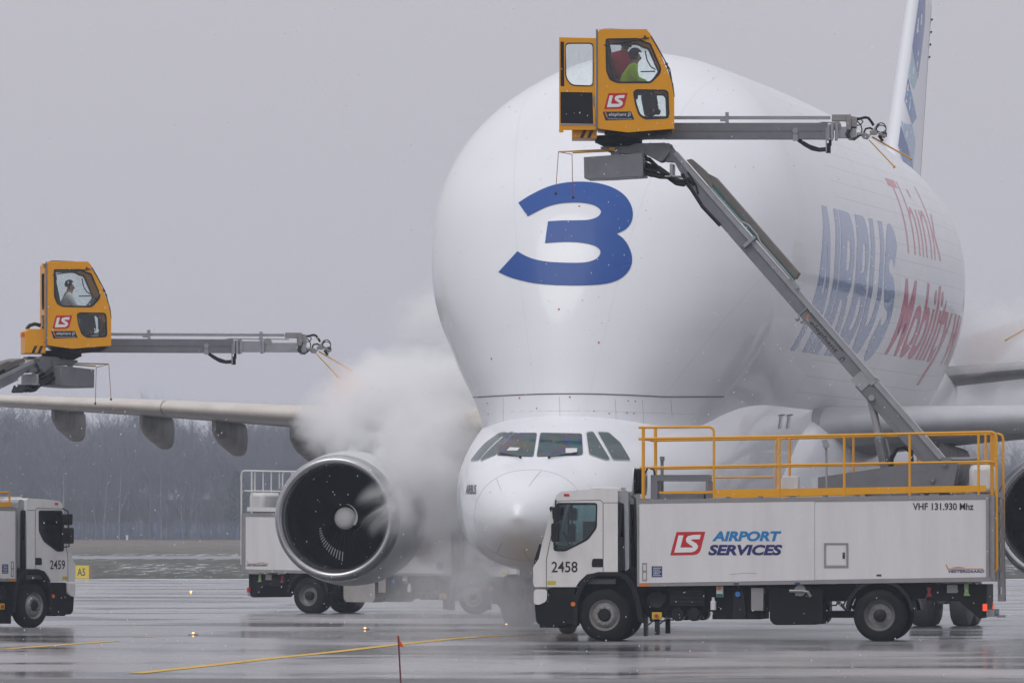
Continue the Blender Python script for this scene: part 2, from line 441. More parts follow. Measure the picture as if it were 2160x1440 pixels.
BASE = (-3.33, 0.0, 3.44)
ARM_L = 8.06
def make_truck(label, group, loc, rz, number, elev, slew, cabyaw, door_open, ext=0.0, rail=None, boom=True, rods=2, tank=False, vhf=True, front_rail=True, feeler=0.0):
    rail = rail or M['rail_yellow']
    T = empty('deicing_truck', loc, rz)
    tag(T, label, 'truck', group)
    # ---------------- cab
    out = fp([(1127,1238),(1124,1230),(1124,1196),(1136,1178),(1143,1146),(1169,1056),(1173,1044),(1184,1036),(1240,1032),(1298,1030),(1303,1034),(1303,1207),(1262,1207),(1238,1211),(1222,1226),(1214,1238)])
    win = rounded(fp([(1174,1060),(1260,1060),(1259,1113),(1241,1138),(1192,1163),(1167,1162),(1167,1085)]), 0.06)
    b = MB()
    for s in (1, -1): b.prism(out, s*1.18, s*1.22, holes=[win])
    b.prism(out, -1.18, 1.18, caps=False, skip=(4,))
    cab = b.build('cab', M['white'], T, bevel=0.018)
    for s in (1, -1):
        MB().prism(win, s*1.188, s*1.196).build('window', M['glass_dark'], cab)
        b = MB(); b.prism(win, s*1.17, s*1.226, holes=[inset(win, 0.035)]); b.build('window_seal', M['plastic'], cab, smooth=0)
        # dark lower corner of the window and the door seams
        b = MB()
        dl = fp([(1152,1240),(1152,1180),(1158,1150),(1178,1056),(1266,1054),(1272,1060),(1272,1206)])
        b.tube([(p[0], s*1.221, p[1]) for p in dl], 0.006, 5)
        b.tube([(p[0], s*1.221, p[1]) for p in fp([(1272,1060),(1303,1060)])], 0.005, 5)
        b.build('door_seam', M['ink'], cab)
        MB().prism(rounded(fp([(1250,1178),(1272,1178),(1272,1196),(1248,1196),(1248,1186)]), 0.03), s*1.21, s*1.226).build('door_handle', M['plastic'], cab)
        MB().prism(fp([(1154,1225),(1172,1225),(1172,1233),(1154,1233)]), s*1.215, s*1.224).build('sticker', M['sticker_yellow'], cab, smooth=0)
        # number
        v, f = text_geo(number, 55/109.2, 23/110.0, 0.0, 0.012)
        x0 = fx(1163) if s > 0 else fx(1218)
        flat(v, f, (lambda u, q: (x0 - s*u, s*1.2245, fz(1207) + q)), 'number_lettering', M['ink'], cab)
        # mirrors
        b = MB()
        b.prism(rounded(fp([(1167,1069),(1185,1069),(1184,1096),(1169,1097)]), 0.05), s*1.30, s*1.50)
        b.prism(rounded(fp([(1166,1103),(1181,1103),(1181,1143),(1166,1143)]), 0.05), s*1.30, s*1.52)
        b.tube([(fx(1172), s*1.2, fz(1054)), (fx(1174), s*1.40, fz(1062)), (fx(1174), s*1.42, fz(1100)), (fx(1172), s*1.42, fz(1150)), (fx(1168), s*1.2, fz(1152))], 0.016, 6)
        b.build('mirror', M['plastic'], cab, bevel=0.01)
        MB().prism(rounded(fp([(1189,1041),(1201,1041),(1201,1046),(1189,1046)]), 0.02), s*1.20, s*1.232).build('marker_lamp', M['red'], cab)
        b = MB(); b.prism(rounded(fp([(1126,1243),(1154,1243),(1153,1268),(1136,1276),(1126,1274)]), 0.06), s*0.75, s*1.235); b.build('headlight_surround', M['white'], cab, bevel=0.015)
        MB().prism(rounded(fp([(1124,1250),(1130,1246),(1132,1270),(1124,1272)]), 0.02), s*0.8, s*1.21).build('headlight', M['steel_light'], cab)
        b = MB(); b.disc((fx(1209), s*1.20, fz(1274)), 0.045, (0, s, 0), 0.06, 14); b.build('side_lamp', M['amber'], cab)
    b = MB()
    b.tube([(fx(1172), -0.6, fz(1050)), (fx(1160), -0.62, fz(1056)), (fx(1148), -0.66, fz(1066))], 0.025, 6)
    b.prism(rounded(fp([(1134,1068),(1150,1064),(1154,1074),(1138,1081)]), 0.04), -0.95, -0.6)
    b.build('front_mirror', M['plastic'], cab, bevel=0.01)
    MB().add([(fx(1143.5), -1.17, fz(1146)), (fx(1143.5), 1.17, fz(1146)), (fx(1169.3), 1.17, fz(1056)), (fx(1169.3), -1.17, fz(1056))], [(0, 1, 2, 3)]).build('windshield', M['glass_dark'], cab, smooth=0)
    b = MB()
    b.box(fx(1255), fx(1225), -0.85, -0.35, 1.25, 2.3); b.box(fx(1255), fx(1225), 0.35, 0.85, 1.25, 2.3)
    b.box(fx(1225), fx(1190), -0.85, -0.35, 1.25, 1.45); b.box(fx(1225), fx(1190), 0.35, 0.85, 1.25, 1.45)
    b.box(fx(1298), fx(1130), -1.16, 1.16, 1.1, 1.2)
    b.prism(fp([(1150,1160),(1172,1150),(1178,1165),(1165,1235),(1140,1235)]), -1.15, 1.15)
    c = (fx(1192), 0.6, fz(1142))
    b.tube([(c[0]+0.22*math.cos(a)*0.5, c[1]+0.22*math.sin(a), c[2]+0.22*math.cos(a)*0.8) for a in [2*math.pi*i/14 for i in range(14)]], 0.018, 5, closed=True)
    b.build('cab_interior', M['cab_trim'], cab)
    b = MB(); b.prism(rounded(fp([(1120,1190),(1134,1176),(1138,1150),(1132,1146),(1121,1180)]), 0.02), -0.8, 0.8); b.build('grille', M['plastic'], cab, bevel=0.01)
    b = MB(); b.box(fx(1300), fx(1235), -0.5, 0.35, fz(1030), fz(1026)); b.tube([(fx(1236), 0.5, fz(1031)), (fx(1236), 0.5, fz(1024)), (fx(1230), 0.5, fz(1019))], 0.012, 5); b.tube([(fx(1214), 0.9, fz(1034)), (fx(1204), 0.9, fz(1028))], 0.01, 5)
    b.build('roof_hatch', M['white'], cab, bevel=0.01)
    # air intake and stack behind the cab
    b = MB()
    for s in (1, -1): b.prism(rounded(fp([(1303,1060),(1314,1062),(1316,1200),(1304,1206)]), 0.02), s*0.75, s*1.19)
    b.box(fx(1345), fx(1303), -0.9, 0.9, fz(1210), fz(1196))
    b.build('air_intake', M['plastic'], T, bevel=0.01)
    b = MB()
    for s in (1, -1):
        b = MB(); b.prism(rounded(fp([(1302,1036),(1316,1032),(1324,1040),(1326,1200),(1317,1205),(1315,1062),(1303,1058)]), 0.03), s*0.85, s*1.13); b.build('exhaust_cover', M['steel_light'], T, bevel=0.012)
    b = MB()
    b.tube([(fx(1330), 1.0, fz(1045)), (fx(1337), 1.05, fz(1052)), (fx(1339), 1.05, fz(1120)), (fx(1341), 1.02, fz(1200)), (fx(1345), 0.9, fz(1225))], 0.02, 6)
    b.tube([(fx(1333), -0.9, fz(1045)), (fx(1339), -0.95, fz(1060)), (fx(1340), -0.95, fz(1200))], 0.02, 6)
    b.build('cab_hose', M['hose'], T)
    # bumper, steps
    b = MB()
    b.prism(rounded(fp([(1127,1275),(1134,1268),(1155,1270),(1156,1240),(1213,1240),(1211,1315),(1175,1320),(1140,1320),(1130,1312)]), 0.04), -1.2, 1.2)
    b.box(fx(1190), fx(1135), -1.0, 1.0, fz(1324), fz(1316))
    b.build('bumper', M['chassis'], T, bevel=0.015)
    # fenders
    for s in (1, -1):
        arc = fp([(1208,1322),(1210,1262),(1222,1234),(1240,1212),(1262,1206),(1304,1206),(1324,1214),(1340,1236),(1351,1270),(1358,1314)])
        c = (fx(1277), fz(1298))
        inn = [(p[0]+(c[0]-p[0])*0.14, p[1]+(c[1]-p[1])*0.10) for p in arc]
        b = MB(); b.prism(arc + inn[::-1], s*0.86, s*1.245); b.build('fender', M['plastic'], T, bevel=0.015)
        arc = [(fx(1853)+0.675*math.cos(a), 0.5+0.70*math.sin(a)) for a in [R(8+ i*164/14) for i in range(15)]]
        inn = [(fx(1853)+0.60*math.cos(a), 0.5+0.625*math.sin(a)) for a in [R(8+ i*164/14) for i in range(15)]]
        b = MB(); b.prism(arc + inn[::-1], s*0.60, s*1.25); b.build('fender', M['plastic'], T, bevel=0.01)
        wheel(T, fx(1275), 1.06, s, True); wheel(T, fx(1853), 1.09, s, False)
        b = MB()
        b.box(fx(1364), fx(1357), s*0.9, s*1.2, 0.10, 0.5); b.box(fx(1389), fx(1379), s*0.95, s*1.05, 0.13, 0.42)
        b.build('mud_flap', M['hose'], T)
    # ---------------- chassis and what hangs on it
    b = MB()
    for s in (1, -1): b.box(fx(2072), fx(1215), s*0.38, s*0.48, fz(1262), fz(1232))
    b.box(fx(1400), fx(1338), -0.9, 0.9, fz(1302), fz(1236)); b.box(fx(1625), fx(1395), -0.95, 0.95, fz(1290), fz(1240)); b.box(fx(1345), fx(1216), -0.82, 0.82, fz(1280), fz(1208))
    b.box(fx(1600), fx(1500), -1.0, 1.0, fz(1306), fz(1290)); b.box(fx(1780), fx(1720), -0.8, 0.8, fz(1268), fz(1232))
    b.box(fx(1800), fx(1715), 0.3, 0.5, fz(1303), fz(1289)); b.box(fx(1800), fx(1715), -0.5, -0.3, fz(1303), fz(1289))
    b.box(fx(1955), fx(1760), -0.9, 0.9, fz(1262), fz(1226))
    b.lathe([(-1.0,0.09),(1.0,0.09)], (fx(1275), 0, 0.5), (0, 1, 0), 12); b.lathe([(-1.0,0.1),(-0.2,0.1),(0,0.2),(0.2,0.1),(1.0,0.1)], (fx(1853), 0, 0.5), (0, 1, 0), 14)
    b.prism(fp([(1945,1232),(2076,1232),(2076,1270),(2070,1300),(2061,1304),(2018,1268),(1950,1266)]), -1.05, 1.05)
    b.build('chassis', M['chassis'], T, smooth=25)
    for s in (1, -1):
        b = MB()
        b.prism(rounded(fp([(1622,1238),(1733,1238),(1733,1306),(1724,1317),(1632,1318),(1622,1308)]), 0.08), s*0.5, s*1.14)
        b.build('side_tank', M['tank'] if tank else M['chassis'], T, bevel=0.02)
        b = MB()
        for px in (1427, 1461):
            b2 = MB(); b2.lathe([(0,0),(0,0.10),(0.03,0.125),(0.5,0.125),(0.5,0)], (fx(px), s*1.1, fz(1296)), (0, -s, 0), 22); b2.lathe([(0,0.02),(0.02,0.02),(0.02,0)], (fx(px), s*1.1, fz(1300)), (0, s, 0), 8); b2.build('air_tank', M['plastic'], T)
        b.lathe([(0.03,0.0),(0.03,0.06),(0,0.14),(0.03,0.185),(0.2,0.185)], (fx(1383), s*1.12, fz(1266)), (0, -s, 0), 24); b.build('air_filter', M['plastic'], T)
        b = MB()
        b.box(fx(1485), fx(1412), s*0.6, s*1.08, fz(1278), fz(1243))
        for k in range(4): b.box(fx(1482), fx(1415), s*1.08, s*1.10, fz(1272)+0.075*k, fz(1272)+0.075*k+0.03)
        b.build('battery_case', M['plastic'], T, bevel=0.012)
        b = MB(); b.prism(rounded(fp([(1546,1245),(1566,1245),(1573,1305),(1543,1305)]), 0.04), s*0.7, s*1.12)
        b.build('additive_tank', M['plastic'], T, bevel=0.012)
        b = MB(); b.disc((fx(1555), s*1.12, fz(1253)), 0.05, (0, s, 0), 0.05, 16); b.build('filler_cap', M['blue_cap'], T)
        b = MB(); b.box(fx(1609), fx(1583), s*0.9, s*1.16, fz(1288), fz(1239)); b.box(fx(1611), fx(1609), s*1.0, s*1.12, fz(1252), fz(1240)); b.build('utility_box', M['frame'], T, bevel=0.01)
        b = MB(); b.box(fx(1524), fx(1510), s*1.05, s*1.15, fz(1259), fz(1236)); cb = b.build('control_box', M['rail_white'], T, bevel=0.006)
        b = MB(); b.disc((fx(1516), s*1.15, fz(1240.5)), 0.04, (0, s, 0), 0.03, 12); b.build('button', M['amber'], cb)
        b = MB(); b.box(fx(1523.5), fx(1510.5), s*1.15, s*1.158, fz(1258.5), fz(1252)); b.build('label_strip', M['green'], cb)
        b = MB(); b.lathe([(0,0),(0,0.055),(0.16,0.055),(0.18,0.03),(0.24,0.03)], (fx(1503), s*1.1, fz(1286)), (0, 0, 1), 14); b.build('oil_filter', M['rail_white'], T)
        b = MB(); b.box(fx(1395), fx(1374), s*1.08, s*1.15, fz(1306), fz(1291)); eb = b.build('stop_button_box', M['sticker_yellow'], T, bevel=0.006)
        b = MB(); b.disc((fx(1384), s*1.15, fz(1299)), 0.04, (0, s, 0), 0.03, 12); b.build('button', M['red'], eb)
        b = MB(); b.tube([(fx(1366), s*1.05, fz(1318)), (fx(1376), s*1.1, fz(1309)), (fx(1388), s*1.1, fz(1309)), (fx(1402), s*1.05, fz(1310)), (fx(1404), s*1.0, fz(1300))], 0.015, 5); b.build('loose_cable', M['hose'], T)
        b = MB(); b.disc((fx(1686), s*1.14, fz(1245)), 0.11, (0, s, 0), 0.05, 18); b.tube([(fx(1664), s*1.22, fz(1246)), (fx(1690), s*1.22, fz(1246)), (fx(1703), s*1.22, fz(1248)), (fx(1708), s*1.2, fz(1258))], 0.03, 7); b.build('valve_pipe', M['frame'], T)
        b = MB(); b.tube([(fx(1745), s*0.9, fz(1268)), (fx(1750), s*0.92, fz(1276)), (fx(1760), s*0.92, fz(1276)), (fx(1764), s*0.9, fz(1266))], 0.018, 5); b.tube([(fx(1766), s*1.0, fz(1270)), (fx(1788), s*1.05, fz(1292))], 0.03, 6); b.build('support_bracket', M['hose'], T)
        b = MB(); b.box(fx(1370), fx(1349), s*1.2, s*1.256, fz(1236.5), fz(1231)); b.build('side_reflector', M['amber'], T)
        b = MB(); b.prism(fp([(1950,1238),(1960,1238),(1958,1248),(1962,1258),(1950,1258),(1953,1248)]), s*1.0, s*1.08); b.build('coupling', M['red_tag'], T)
        b = MB(); b.prism(fp([(2029,1230),(2038,1230),(2038,1250),(2042,1256),(2028,1256),(2030,1246)]), s*1.0, s*1.10); b.build('coupling', M['green_tag'], T)
        b = MB(); b.box(fx(2015), fx(1993), s*1.05, s*1.07, fz(1250), fz(1233)); b.build('number_plate', M['frame'], T)
        b = MB(); b.box(fx(2077), fx(2068), s*1.06, s*1.14, fz(1288), fz(1273)); b.build('tail_lamp', M['red'] if tank else M['red_lamp'], T, bevel=0.006)
    b = MB(); b.lathe([(0,0),(0,0.07),(0.17,0.07),(0.17,0)], (fx(2098), 0.55, fz(1292)), (1, 0, 0), 16); b.box(fx(2112), fx(2094), 0.45, 0.6, fz(1302), fz(1297)); b.box(fx(2090), fx(2074), -0.9, 0.9, fz(1300), fz(1285)); b.build('tow_coupling', M['steel_light'], T)
    # ---------------- box body
    side = fp([(1347,1062),(2079,1051),(2079,1218),(1347,1229)])
    b = MB(); b.prism(side, -1.24, 1.24); box = b.build('box_body', M['panel'], T, smooth=0)
    b = MB()
    b.prism(fp([(1344,1054),(2083,1043),(2083,1052.5),(1344,1062.5)]), -1.255, 1.255)
    b.prism(fp([(1344,1228.5),(2087,1216.5),(2087,1226),(1344,1237)]), -1.255, 1.255)
    for s in (1, -1):
        b.prism(fp([(1344,1062),(1348.5,1062),(1348.5,1229),(1344,1229)]), s*1.22, s*1.258)
        b.prism(fp([(2076,1051),(2082,1051),(2082,1218),(2076,1218)]), s*1.22, s*1.258)
    b.prism(fp([(2080,1045),(2093,1045),(2093,1226),(2080,1226)]), -1.2, 1.2)
    b.build('box_frame', M['frame'], box, smooth=0)
    for s in (1, -1):
        b = MB(); b.prism(fp([(1349,1063),(1717,1058),(1717,1223.5),(1349,1230)]), s*1.238, s*1.262); sp = b.build('sliding_panel', M['panel'], box, smooth=0, bevel=0.006)
        b = MB(); b.prism(fp([(1737,1145),(1788,1145),(1788,1197),(1737,1197)]), s*1.235, s*1.252, holes=[fp([(1741,1149),(1784,1149),(1784,1193),(1741,1193)])]); b.build('hatch_frame', M['frame'], box, smooth=0)
        b = MB(); b.prism(fp([(1742,1150),(1783,1150),(1783,1192),(1742,1192)]), s*1.238, s*1.247); ht = b.build('hatch', M['panel'], box, smooth=0, bevel=0.004)
        b = MB(); b.prism(fp([(1776,1165),(1781,1165),(1781,1178),(1776,1178)]), s*1.245, s*1.256); b.build('handle', M['ink'], ht)
        b = MB(); b.prism(fp([(1355,1187),(1365,1187),(1365,1225),(1355,1225)]), s*1.255, s*1.27, holes=[fp([(1357,1190),(1363,1190),(1363,1203),(1357,1203)]), fp([(1357,1207),(1363,1207),(1363,1222),(1357,1222)])]); b.build('latch', M['frame'], box, smooth=0)
        b = MB(); b.prism(fp([(1375,1194),(1397,1194),(1397,1217),(1375,1217)]), s*1.255, s*1.2655); stk = b.build('sticker', M['sticker_blue'], box, smooth=0)
        b = MB()
        for k in range(5): b.prism(fp([(1378,1197+4*k),(1378+(14 if k % 2 else 17),1197+4*k),(1378+(14 if k % 2 else 17),1198.3+4*k),(1378,1198.3+4*k)]), s*1.262, s*1.2665)
        b.build('sticker_lines', M['rail_white'], box, smooth=0)
        b = MB()
        b.prism(fp([(1548,1229),(1558,1229),(1558,1232.5),(1548,1232.5)]), s*1.25, s*1.262); b.prism(fp([(1676,1228),(1687,1228),(1687,1232.5),(1676,1232.5)]), s*1.25, s*1.262); b.prism(fp([(1847,1211),(1857,1211),(1857,1215),(1847,1215)]), s*1.235, s*1.247)
        b.build('lift_mark', M['sticker_blue'], box, smooth=0)
        def put(x0, y0, x1, y1, yy):
            a = fx(x0) if s > 0 else fx(x1)
            return lambda u, q: (a - s*u, s*yy, fz(y1) + q)
        def lettering(body, x0, y0, x1, y1, yy, m, shear, bold, name='lettering'):
            v, f = text_geo(body, (x1-x0)/109.2, (y1-y0)/110.0, shear, bold)
            flat(v, f, put(x0, y0, x1, y1, yy), name, m, box)
        lettering('AIRPORT', 1502, 1120, 1648, 1141.5, 1.266, M['logo_blue'], 0.22, 0.045)
        lettering('SERVICES', 1494, 1148.5, 1650, 1171, 1.266, M['logo_navy'], 0.22, 0.045)
        if vhf: lettering('VHF 131.930 Mhz', 1923, 1061, 2050, 1076, 1.2455, M['ink'], 0.0, 0.02)
        lettering('VESTERGAARD', 1997, 1201.5, 2072, 1207.5, 1.2455, M['logo_navy'], 0.2, 0.03)
        lettering('COMPANY', 2006, 1195, 2030, 1197.7, 1.2455, M['ink'], 0.2, 0.0)
        g = put(1991, 1190, 2072, 1201, 1.2455)
        v, f = poly_geo([((px-1991)/109.2, (1201-py)/110.0) for px, py in [(1991,1190),(1993.5,1190),(1997,1198.5),(2070,1198.5),(2071,1200.3),(1995.5,1200.3)]])
        flat(v, f, g, 'lettering_line', M['logo_orange'], box)
        g2 = put(1414, 1121, 1488, 1171, 1.266)
        ls_logo(box, lambda u, q, e: (g2(u*74/109.2, q*50/110.0)[0], s*(1.266+e), g2(u*74/109.2, q*50/110.0)[2]))
        # pull-out scuff line
        b = MB(); b.tube([(fx(1540), s*1.262, fz(1211)), (fx(1570), s*1.262, fz(1208.5)), (fx(1596), s*1.262, fz(1208.7))], 0.004, 4); b.build('scuff_mark', M['frame'], box)
    # roof deck fittings
    b = MB()
    for i, px in enumerate(range(1530, 2060, 68)): b.box(fx(px+8), fx(px), 0.9, 1.16, fz(1054 - (px-1344)*0.0149), fz(1050 - (px-1344)*0.0149))
    b.box(fx(2070), fx(1350), -1.2, 1.2, 2.70, 2.735)
    b.build('roof_deck', M['steel'], T, smooth=0)
    b = MB(); b.box(fx(1680), fx(1646), 0.55, 0.9, fz(1046), fz(1004)); b.build('roof_locker', M['panel'], T, bevel=0.015)
    b = MB(); b.box(fx(2088), fx(2034), -0.9, 0.3, fz(1040), fz(980)); b.build('engine_housing', M['panel'], T, bevel=0.1)
    b = MB()
    for s in (1,): b.tube([(fx(1739), 0.8, fz(1048)), (fx(1738), 0.8, fz(945))], 0.022, 6); b.prism(fp([(1730,929),(1740,926),(1745,942),(1734,946)]), 0.70, 0.92)
    b.build('work_lamp', M['steel_light'], T)
    # frame, hose reel and post behind the cab
    b = MB()
    b.box(fx(1492), fx(1370), 0.3, 1.0, fz(1014), fz(1001)); b.box(fx(1384), fx(1370), 0.3, 1.0, fz(1052), fz(1014)); b.box(fx(1492), fx(1486), 0.35, 1.0, fz(1050), fz(1014))
    b.box(fx(1481), fx(1380), 0.3, 0.9, fz(1052), fz(1041)); b.tube([(fx(1494), 1.0, fz(1012)), (fx(1500), 1.0, fz(1018)), (fx(1501), 1.0, fz(1050))], 0.03, 6)
    b.tube([(fx(1384), 0.1, fz(1052)), (fx(1384), 0.1, fz(968))], 0.032, 6); b.box(fx(1389), fx(1380), 0.05, 0.16, fz(970), fz(961))
    b.build('support_frame', M['steel'], T, smooth=20)
    b = MB(); b.lathe([(-0.3,0.12),(-0.3,0.27),(-0.27,0.27),(-0.27,0.22),(-0.08,0.22),(-0.08,0.27),(-0.05,0.27),(-0.05,0.1)], (fx(1322), 0.5, fz(1014)), (1, 0, 0), 26); reel = b.build('hose_reel', M['rail_white'], T)
    b = MB()
    for k in range(6): b.lathe([(-0.26+0.03*k, 0.235), (-0.245+0.03*k, 0.258), (-0.23+0.03*k, 0.235)], (fx(1322), 0.5, fz(1014)), (1, 0, 0), 26)
    b.tube([(fx(1346), 0.7, fz(1010)), (fx(1362), 0.75, fz(985)), (fx(1374), 0.75, fz(990)), (fx(1378), 0.75, fz(1012))], 0.022, 6)
    b.build('hose', M['hose'], reel)
    # ---------------- railings
    b = MB()
    r1, r2 = 0.021, 0.026
    def zl(px, py0): return fz(py0 - (px-1346)*0.0165)
    for s in (1, -1):
        y = s*1.14
        x_a, x_b = (1346, 1348) if front_rail else (1516, 1516)
        if s > 0 and front_rail: b.tube([(fx(1346), y, fz(901)), (fx(1496), y, fz(900)), (fx(1502), y, fz(903)), (fx(1505), y, fz(909)), (fx(1505), y, fz(1052))], r2, 7)
        b.tube([(fx(x_a), y, fz(925)), (fx(1620), y, fz(921)), (fx(2086), y, fz(912)), (fx(2094), y, fz(915)), (fx(2097), y, fz(923)), (fx(2098), y*0.99, fz(1198)), (fx(2094), y*0.99, fz(1206)), (fx(2088), y*0.99, fz(1206))], r2, 7)
        b.tube([(fx(x_b), y, fz(986)), (fx(1620), y, fz(981)), (fx(2086), y, fz(974))], r1, 7)
        if front_rail: b.tube([(fx(1356), y, fz(899)), (fx(1356), y, fz(1054))], 0.033, 8)
        else: b.tube([(fx(1516), y, fz(925)), (fx(1516), y, fz(1050))], r2, 7); b.tube([(fx(1356), y, fz(1052)), (fx(1356), y, fz(1022)), (fx(1362), y, fz(1016)), (fx(1420), y, fz(1016))], r2, 7); b.box(fx(1420), fx(1350), y-0.012, y+0.012, fz(1054), fz(1040))
        for px in (1643, 1779, 1916, 2060): b.tube([(fx(px), y, fz(920-(px-1640)*0.018)), (fx(px), y, fz(1049))], r2, 7)
        b.prism(fp([(1506,1033),(2076,1024),(2076,1037),(1506,1049)]), y-0.012, y+0.012)
        b.prism(fp([(1390,1036),(1505,1035),(1505,1040),(1390,1041)]), y-0.01, y+0.01)
    # gate between the rails and the rear guard
    for y in (0.2,): b.tube([(fx(1493), y, fz(1006)), (fx(1622), y, fz(1005))], r1, 6); b.tube([(fx(1640), y, fz(924)), (fx(1630), y, fz(926)), (fx(1626), y, fz(934)), (fx(1626), y, fz(1032))], r1, 6)
    for y in (-0.6, -0.15, 0.3, 0.75): b.tube([(fx(2084), y, fz(912)), (fx(2084), y, fz(1046))], r1, 6)
    b.tube([(fx(2084), -1.14, fz(912)), (fx(2084), 1.14, fz(912))], r1, 6); b.tube([(fx(2084), -1.14, fz(975)), (fx(2084), 1.14, fz(975))], r1, 6)
    if front_rail: b.tube([(fx(1350), -1.14, fz(925)), (fx(1350), 1.14, fz(925))], r1, 6)
    b.build('railing', rail, T)
    # ladder at the rear
    b = MB()
    lp = fp([(2095,1037),(2108,1037),(2112,1268),(2098,1268)])
    holes = [rounded(fp([(2099+i*0.3,1050+i*31),(2104+i*0.3,1050+i*31),(2104+i*0.3,1068+i*31),(2099+i*0.3,1068+i*31)]), 0.02) for i in range(7)]
    for y in (0.86, 0.38): b.prism(lp, y-0.02, y+0.02, holes=holes)
    for i in range(8): b.box(fx(2108), fx(2099), 0.4, 0.84, fz(1052+i*30), fz(1049+i*30))
    b.build('ladder', M['frame'], T, smooth=0)
    # ---------------- boom turret
    b = MB()
    tp = fp([(1717,1006),(1920,976),(2003,972),(2011,980),(2003,1022),(1990,1034),(1717,1034)])
    for s in (1, -1): b.prism(tp, s*0.30, s*0.42)
    b.box(fx(1990), fx(1722), -0.3, 0.3, fz(1040), fz(1024)); b.lathe([(-0.06,0),(-0.06,0.62),(0.03,0.62),(0.03,0)], (fx(1880), 0, fz(1040)), (0, 0, 1), 30)
    b.disc((fx(1958), 0.42, fz(1011)), 0.055, (0, 1, 0), 0.05, 12); b.disc((fx(1985), 0.42, fz(978)), 0.05, (0, 1, 0), 0.05, 12)
    b.tube([(fx(1990), 0.25, fz(968)), (fx(2030), 0.25, fz(968)), (fx(2056), 0.25, fz(967))], 0.04, 8); b.box(fx(1998), fx(1976), -0.25, 0.30, fz(975), fz(964))
    b.build('boom_turret', M['steel'], T, smooth=25)
    b = MB(); b.tube([(fx(1868), 0.2, fz(1010)), (fx(1870), 0.2, fz(966)), (fx(1882), 0.2, fz(944)), (fx(1898), 0.2, fz(941)), (fx(1912), 0.2, fz(952)), (fx(1913), 0.2, fz(985))], 0.05, 7); b.build('turret_hose', M['hose'], T)
    if not boom: return T, None
    # ---------------- boom arm
    MA = TR(*BASE) @ RZ(slew) @ RY(-elev)
    def ap(px, py):
        dx, dy = px-1985.0, py-975.0
        return ((-dx*0.654 - dy*0.757)/109.1, (dx*0.757 - dy*0.654)/109.1)
    b = MB(MA)
    H = ARM_L
    for s in (1, -1):      # side webs with a lower flange
        b.prism([(-0.05,-0.12),(0.3,-0.30),(2.1,-0.27),(2.2,-0.2),(7.2,-0.2),(H-0.1,-0.05),(H+0.08,0.0),(H,0.08),(7.6,0.02),(-0.05,0.02)], s*0.13, s*0.155)
    b.box(0.2, 7.3, -0.17, 0.17, -0.215, -0.19); b.box(0.3, 2.2, -0.15, 0.15, -0.30, -0.28)
    arm = b.build('boom_arm', M['steel'], T, smooth=25)
    b = MB(MA); b.box(0.05, H-0.15, -0.19, 0.19, 0.0, 0.085); b.box(0.0, 4.6, -0.20, 0.20, 0.085, 0.11); b.prism([(2.05,-0.27),(2.35,-0.27),(2.35,0.0),(2.05,0.0)], -0.175, 0.175)
    b.build('arm_top_beam', M['steel_light'], arm, smooth=25)
    b = MB(MA)
    b.prism([(4.52,0.19),(7.03,0.19),(7.25,0.24),(7.02,0.33),(4.56,0.33)], -0.24, 0.2)
    b.prism([(6.9,0.12),(7.65,0.12),(7.6,0.21),(7.25,0.26),(6.95,0.2)], -0.2, 0.24)
    b.build('cable_tray', M['steel_brown'], arm, smooth=20, bevel=0.01)
    b = MB(MA); b.box(4.5, 7.6, 0.205, 0.235, 0.13, 0.19); b.build('cable_chain', M['green'], arm, smooth=0)
    b = MB(MA)
    b.tube([(4.3,0.22,0.14),(4.6,0.22,0.15),(5.5,0.24,0.15),(5.65,0.24,0.2),(5.9,0.24,0.2),(6.05,0.22,0.14),(7.0,0.22,0.13)], 0.022, 6)
    b.box(5.62, 5.68, -0.22, 0.26, -0.14, 0.15); b.box(4.35, 4.4, -0.22, 0.25, 0.08, 0.15)
    b.tube([(3.95,0.16,0.03),(3.95,0.18,-0.22)], 0.012, 5); b.sphere((3.92, 0.16, -0.28), 0.05); b.sphere((3.82, 0.16, -0.25), 0.04)
    b.box(2.0, 2.06, -0.2, 0.2, -0.05, 0.13); b.disc((1.82, 0.175, -0.2), 0.06, (0, 1, 0), 0.06, 12)
    b.build('arm_fittings', M['steel_light'], arm, smooth=25)
    # lift cylinder between turret and arm
    pa = MA @ Vector((1.82, 0, -0.24)); pb = Vector((fx(1860), 0, fz(1000)))
    q = pa + (pb - pa)*0.52
    b = MB(); b.tube([pa, q], 0.075, 14); b.build('piston_rod', M['steel_light'], arm)
    b = MB(); b.tube([q, pb], 0.105, 14); b.tube([q + Vector((-0.02, 0.13, 0)), pb + Vector((-0.02, 0.13, 0))], 0.025, 6); b.tube([q + Vector((-0.14, 0.1, 0)), pb + Vector((-0.14, 0.1, 0))], 0.03, 6); b.build('lift_cylinder', M['steel'], arm)
    for s in (1, -1):
        def al(body, a0, a1, z0, z1, m, shear=0.0, bold=0.0):
            v, f = text_geo(body, abs(a1-a0), z1-z0, shear, bold)
            x0 = max(a0, a1) if s > 0 else min(a0, a1)
            flat(v, f, lambda u, q_: (x0 - s*u, s*0.158, z0+q_), 'lettering', m, arm, MA)
        al('VESTERGAARD DE-ICING SYSTEM', 3.93, 2.88, -0.055, -0.01, M['ink'])
        al('elephant', 3.70, 2.93, -0.185, -0.075, M['ink'], 0.15, 0.01)
        al('β', 2.80, 2.72, -0.20, -0.08, M['ink'], 0.1, 0.01)
        b = MB(MA); b.prism([(3.76,-0.17),(3.83,-0.06),(3.86,-0.06),(3.80,-0.17)], s*0.155, s*0.158); b.build('lettering_mark', M['logo_orange'], arm, smooth=0)
    # ---------------- platform at the top of the arm
    top = MA @ Vector((H, 0, 0))
    MP = TR(*top) @ RZ(slew)
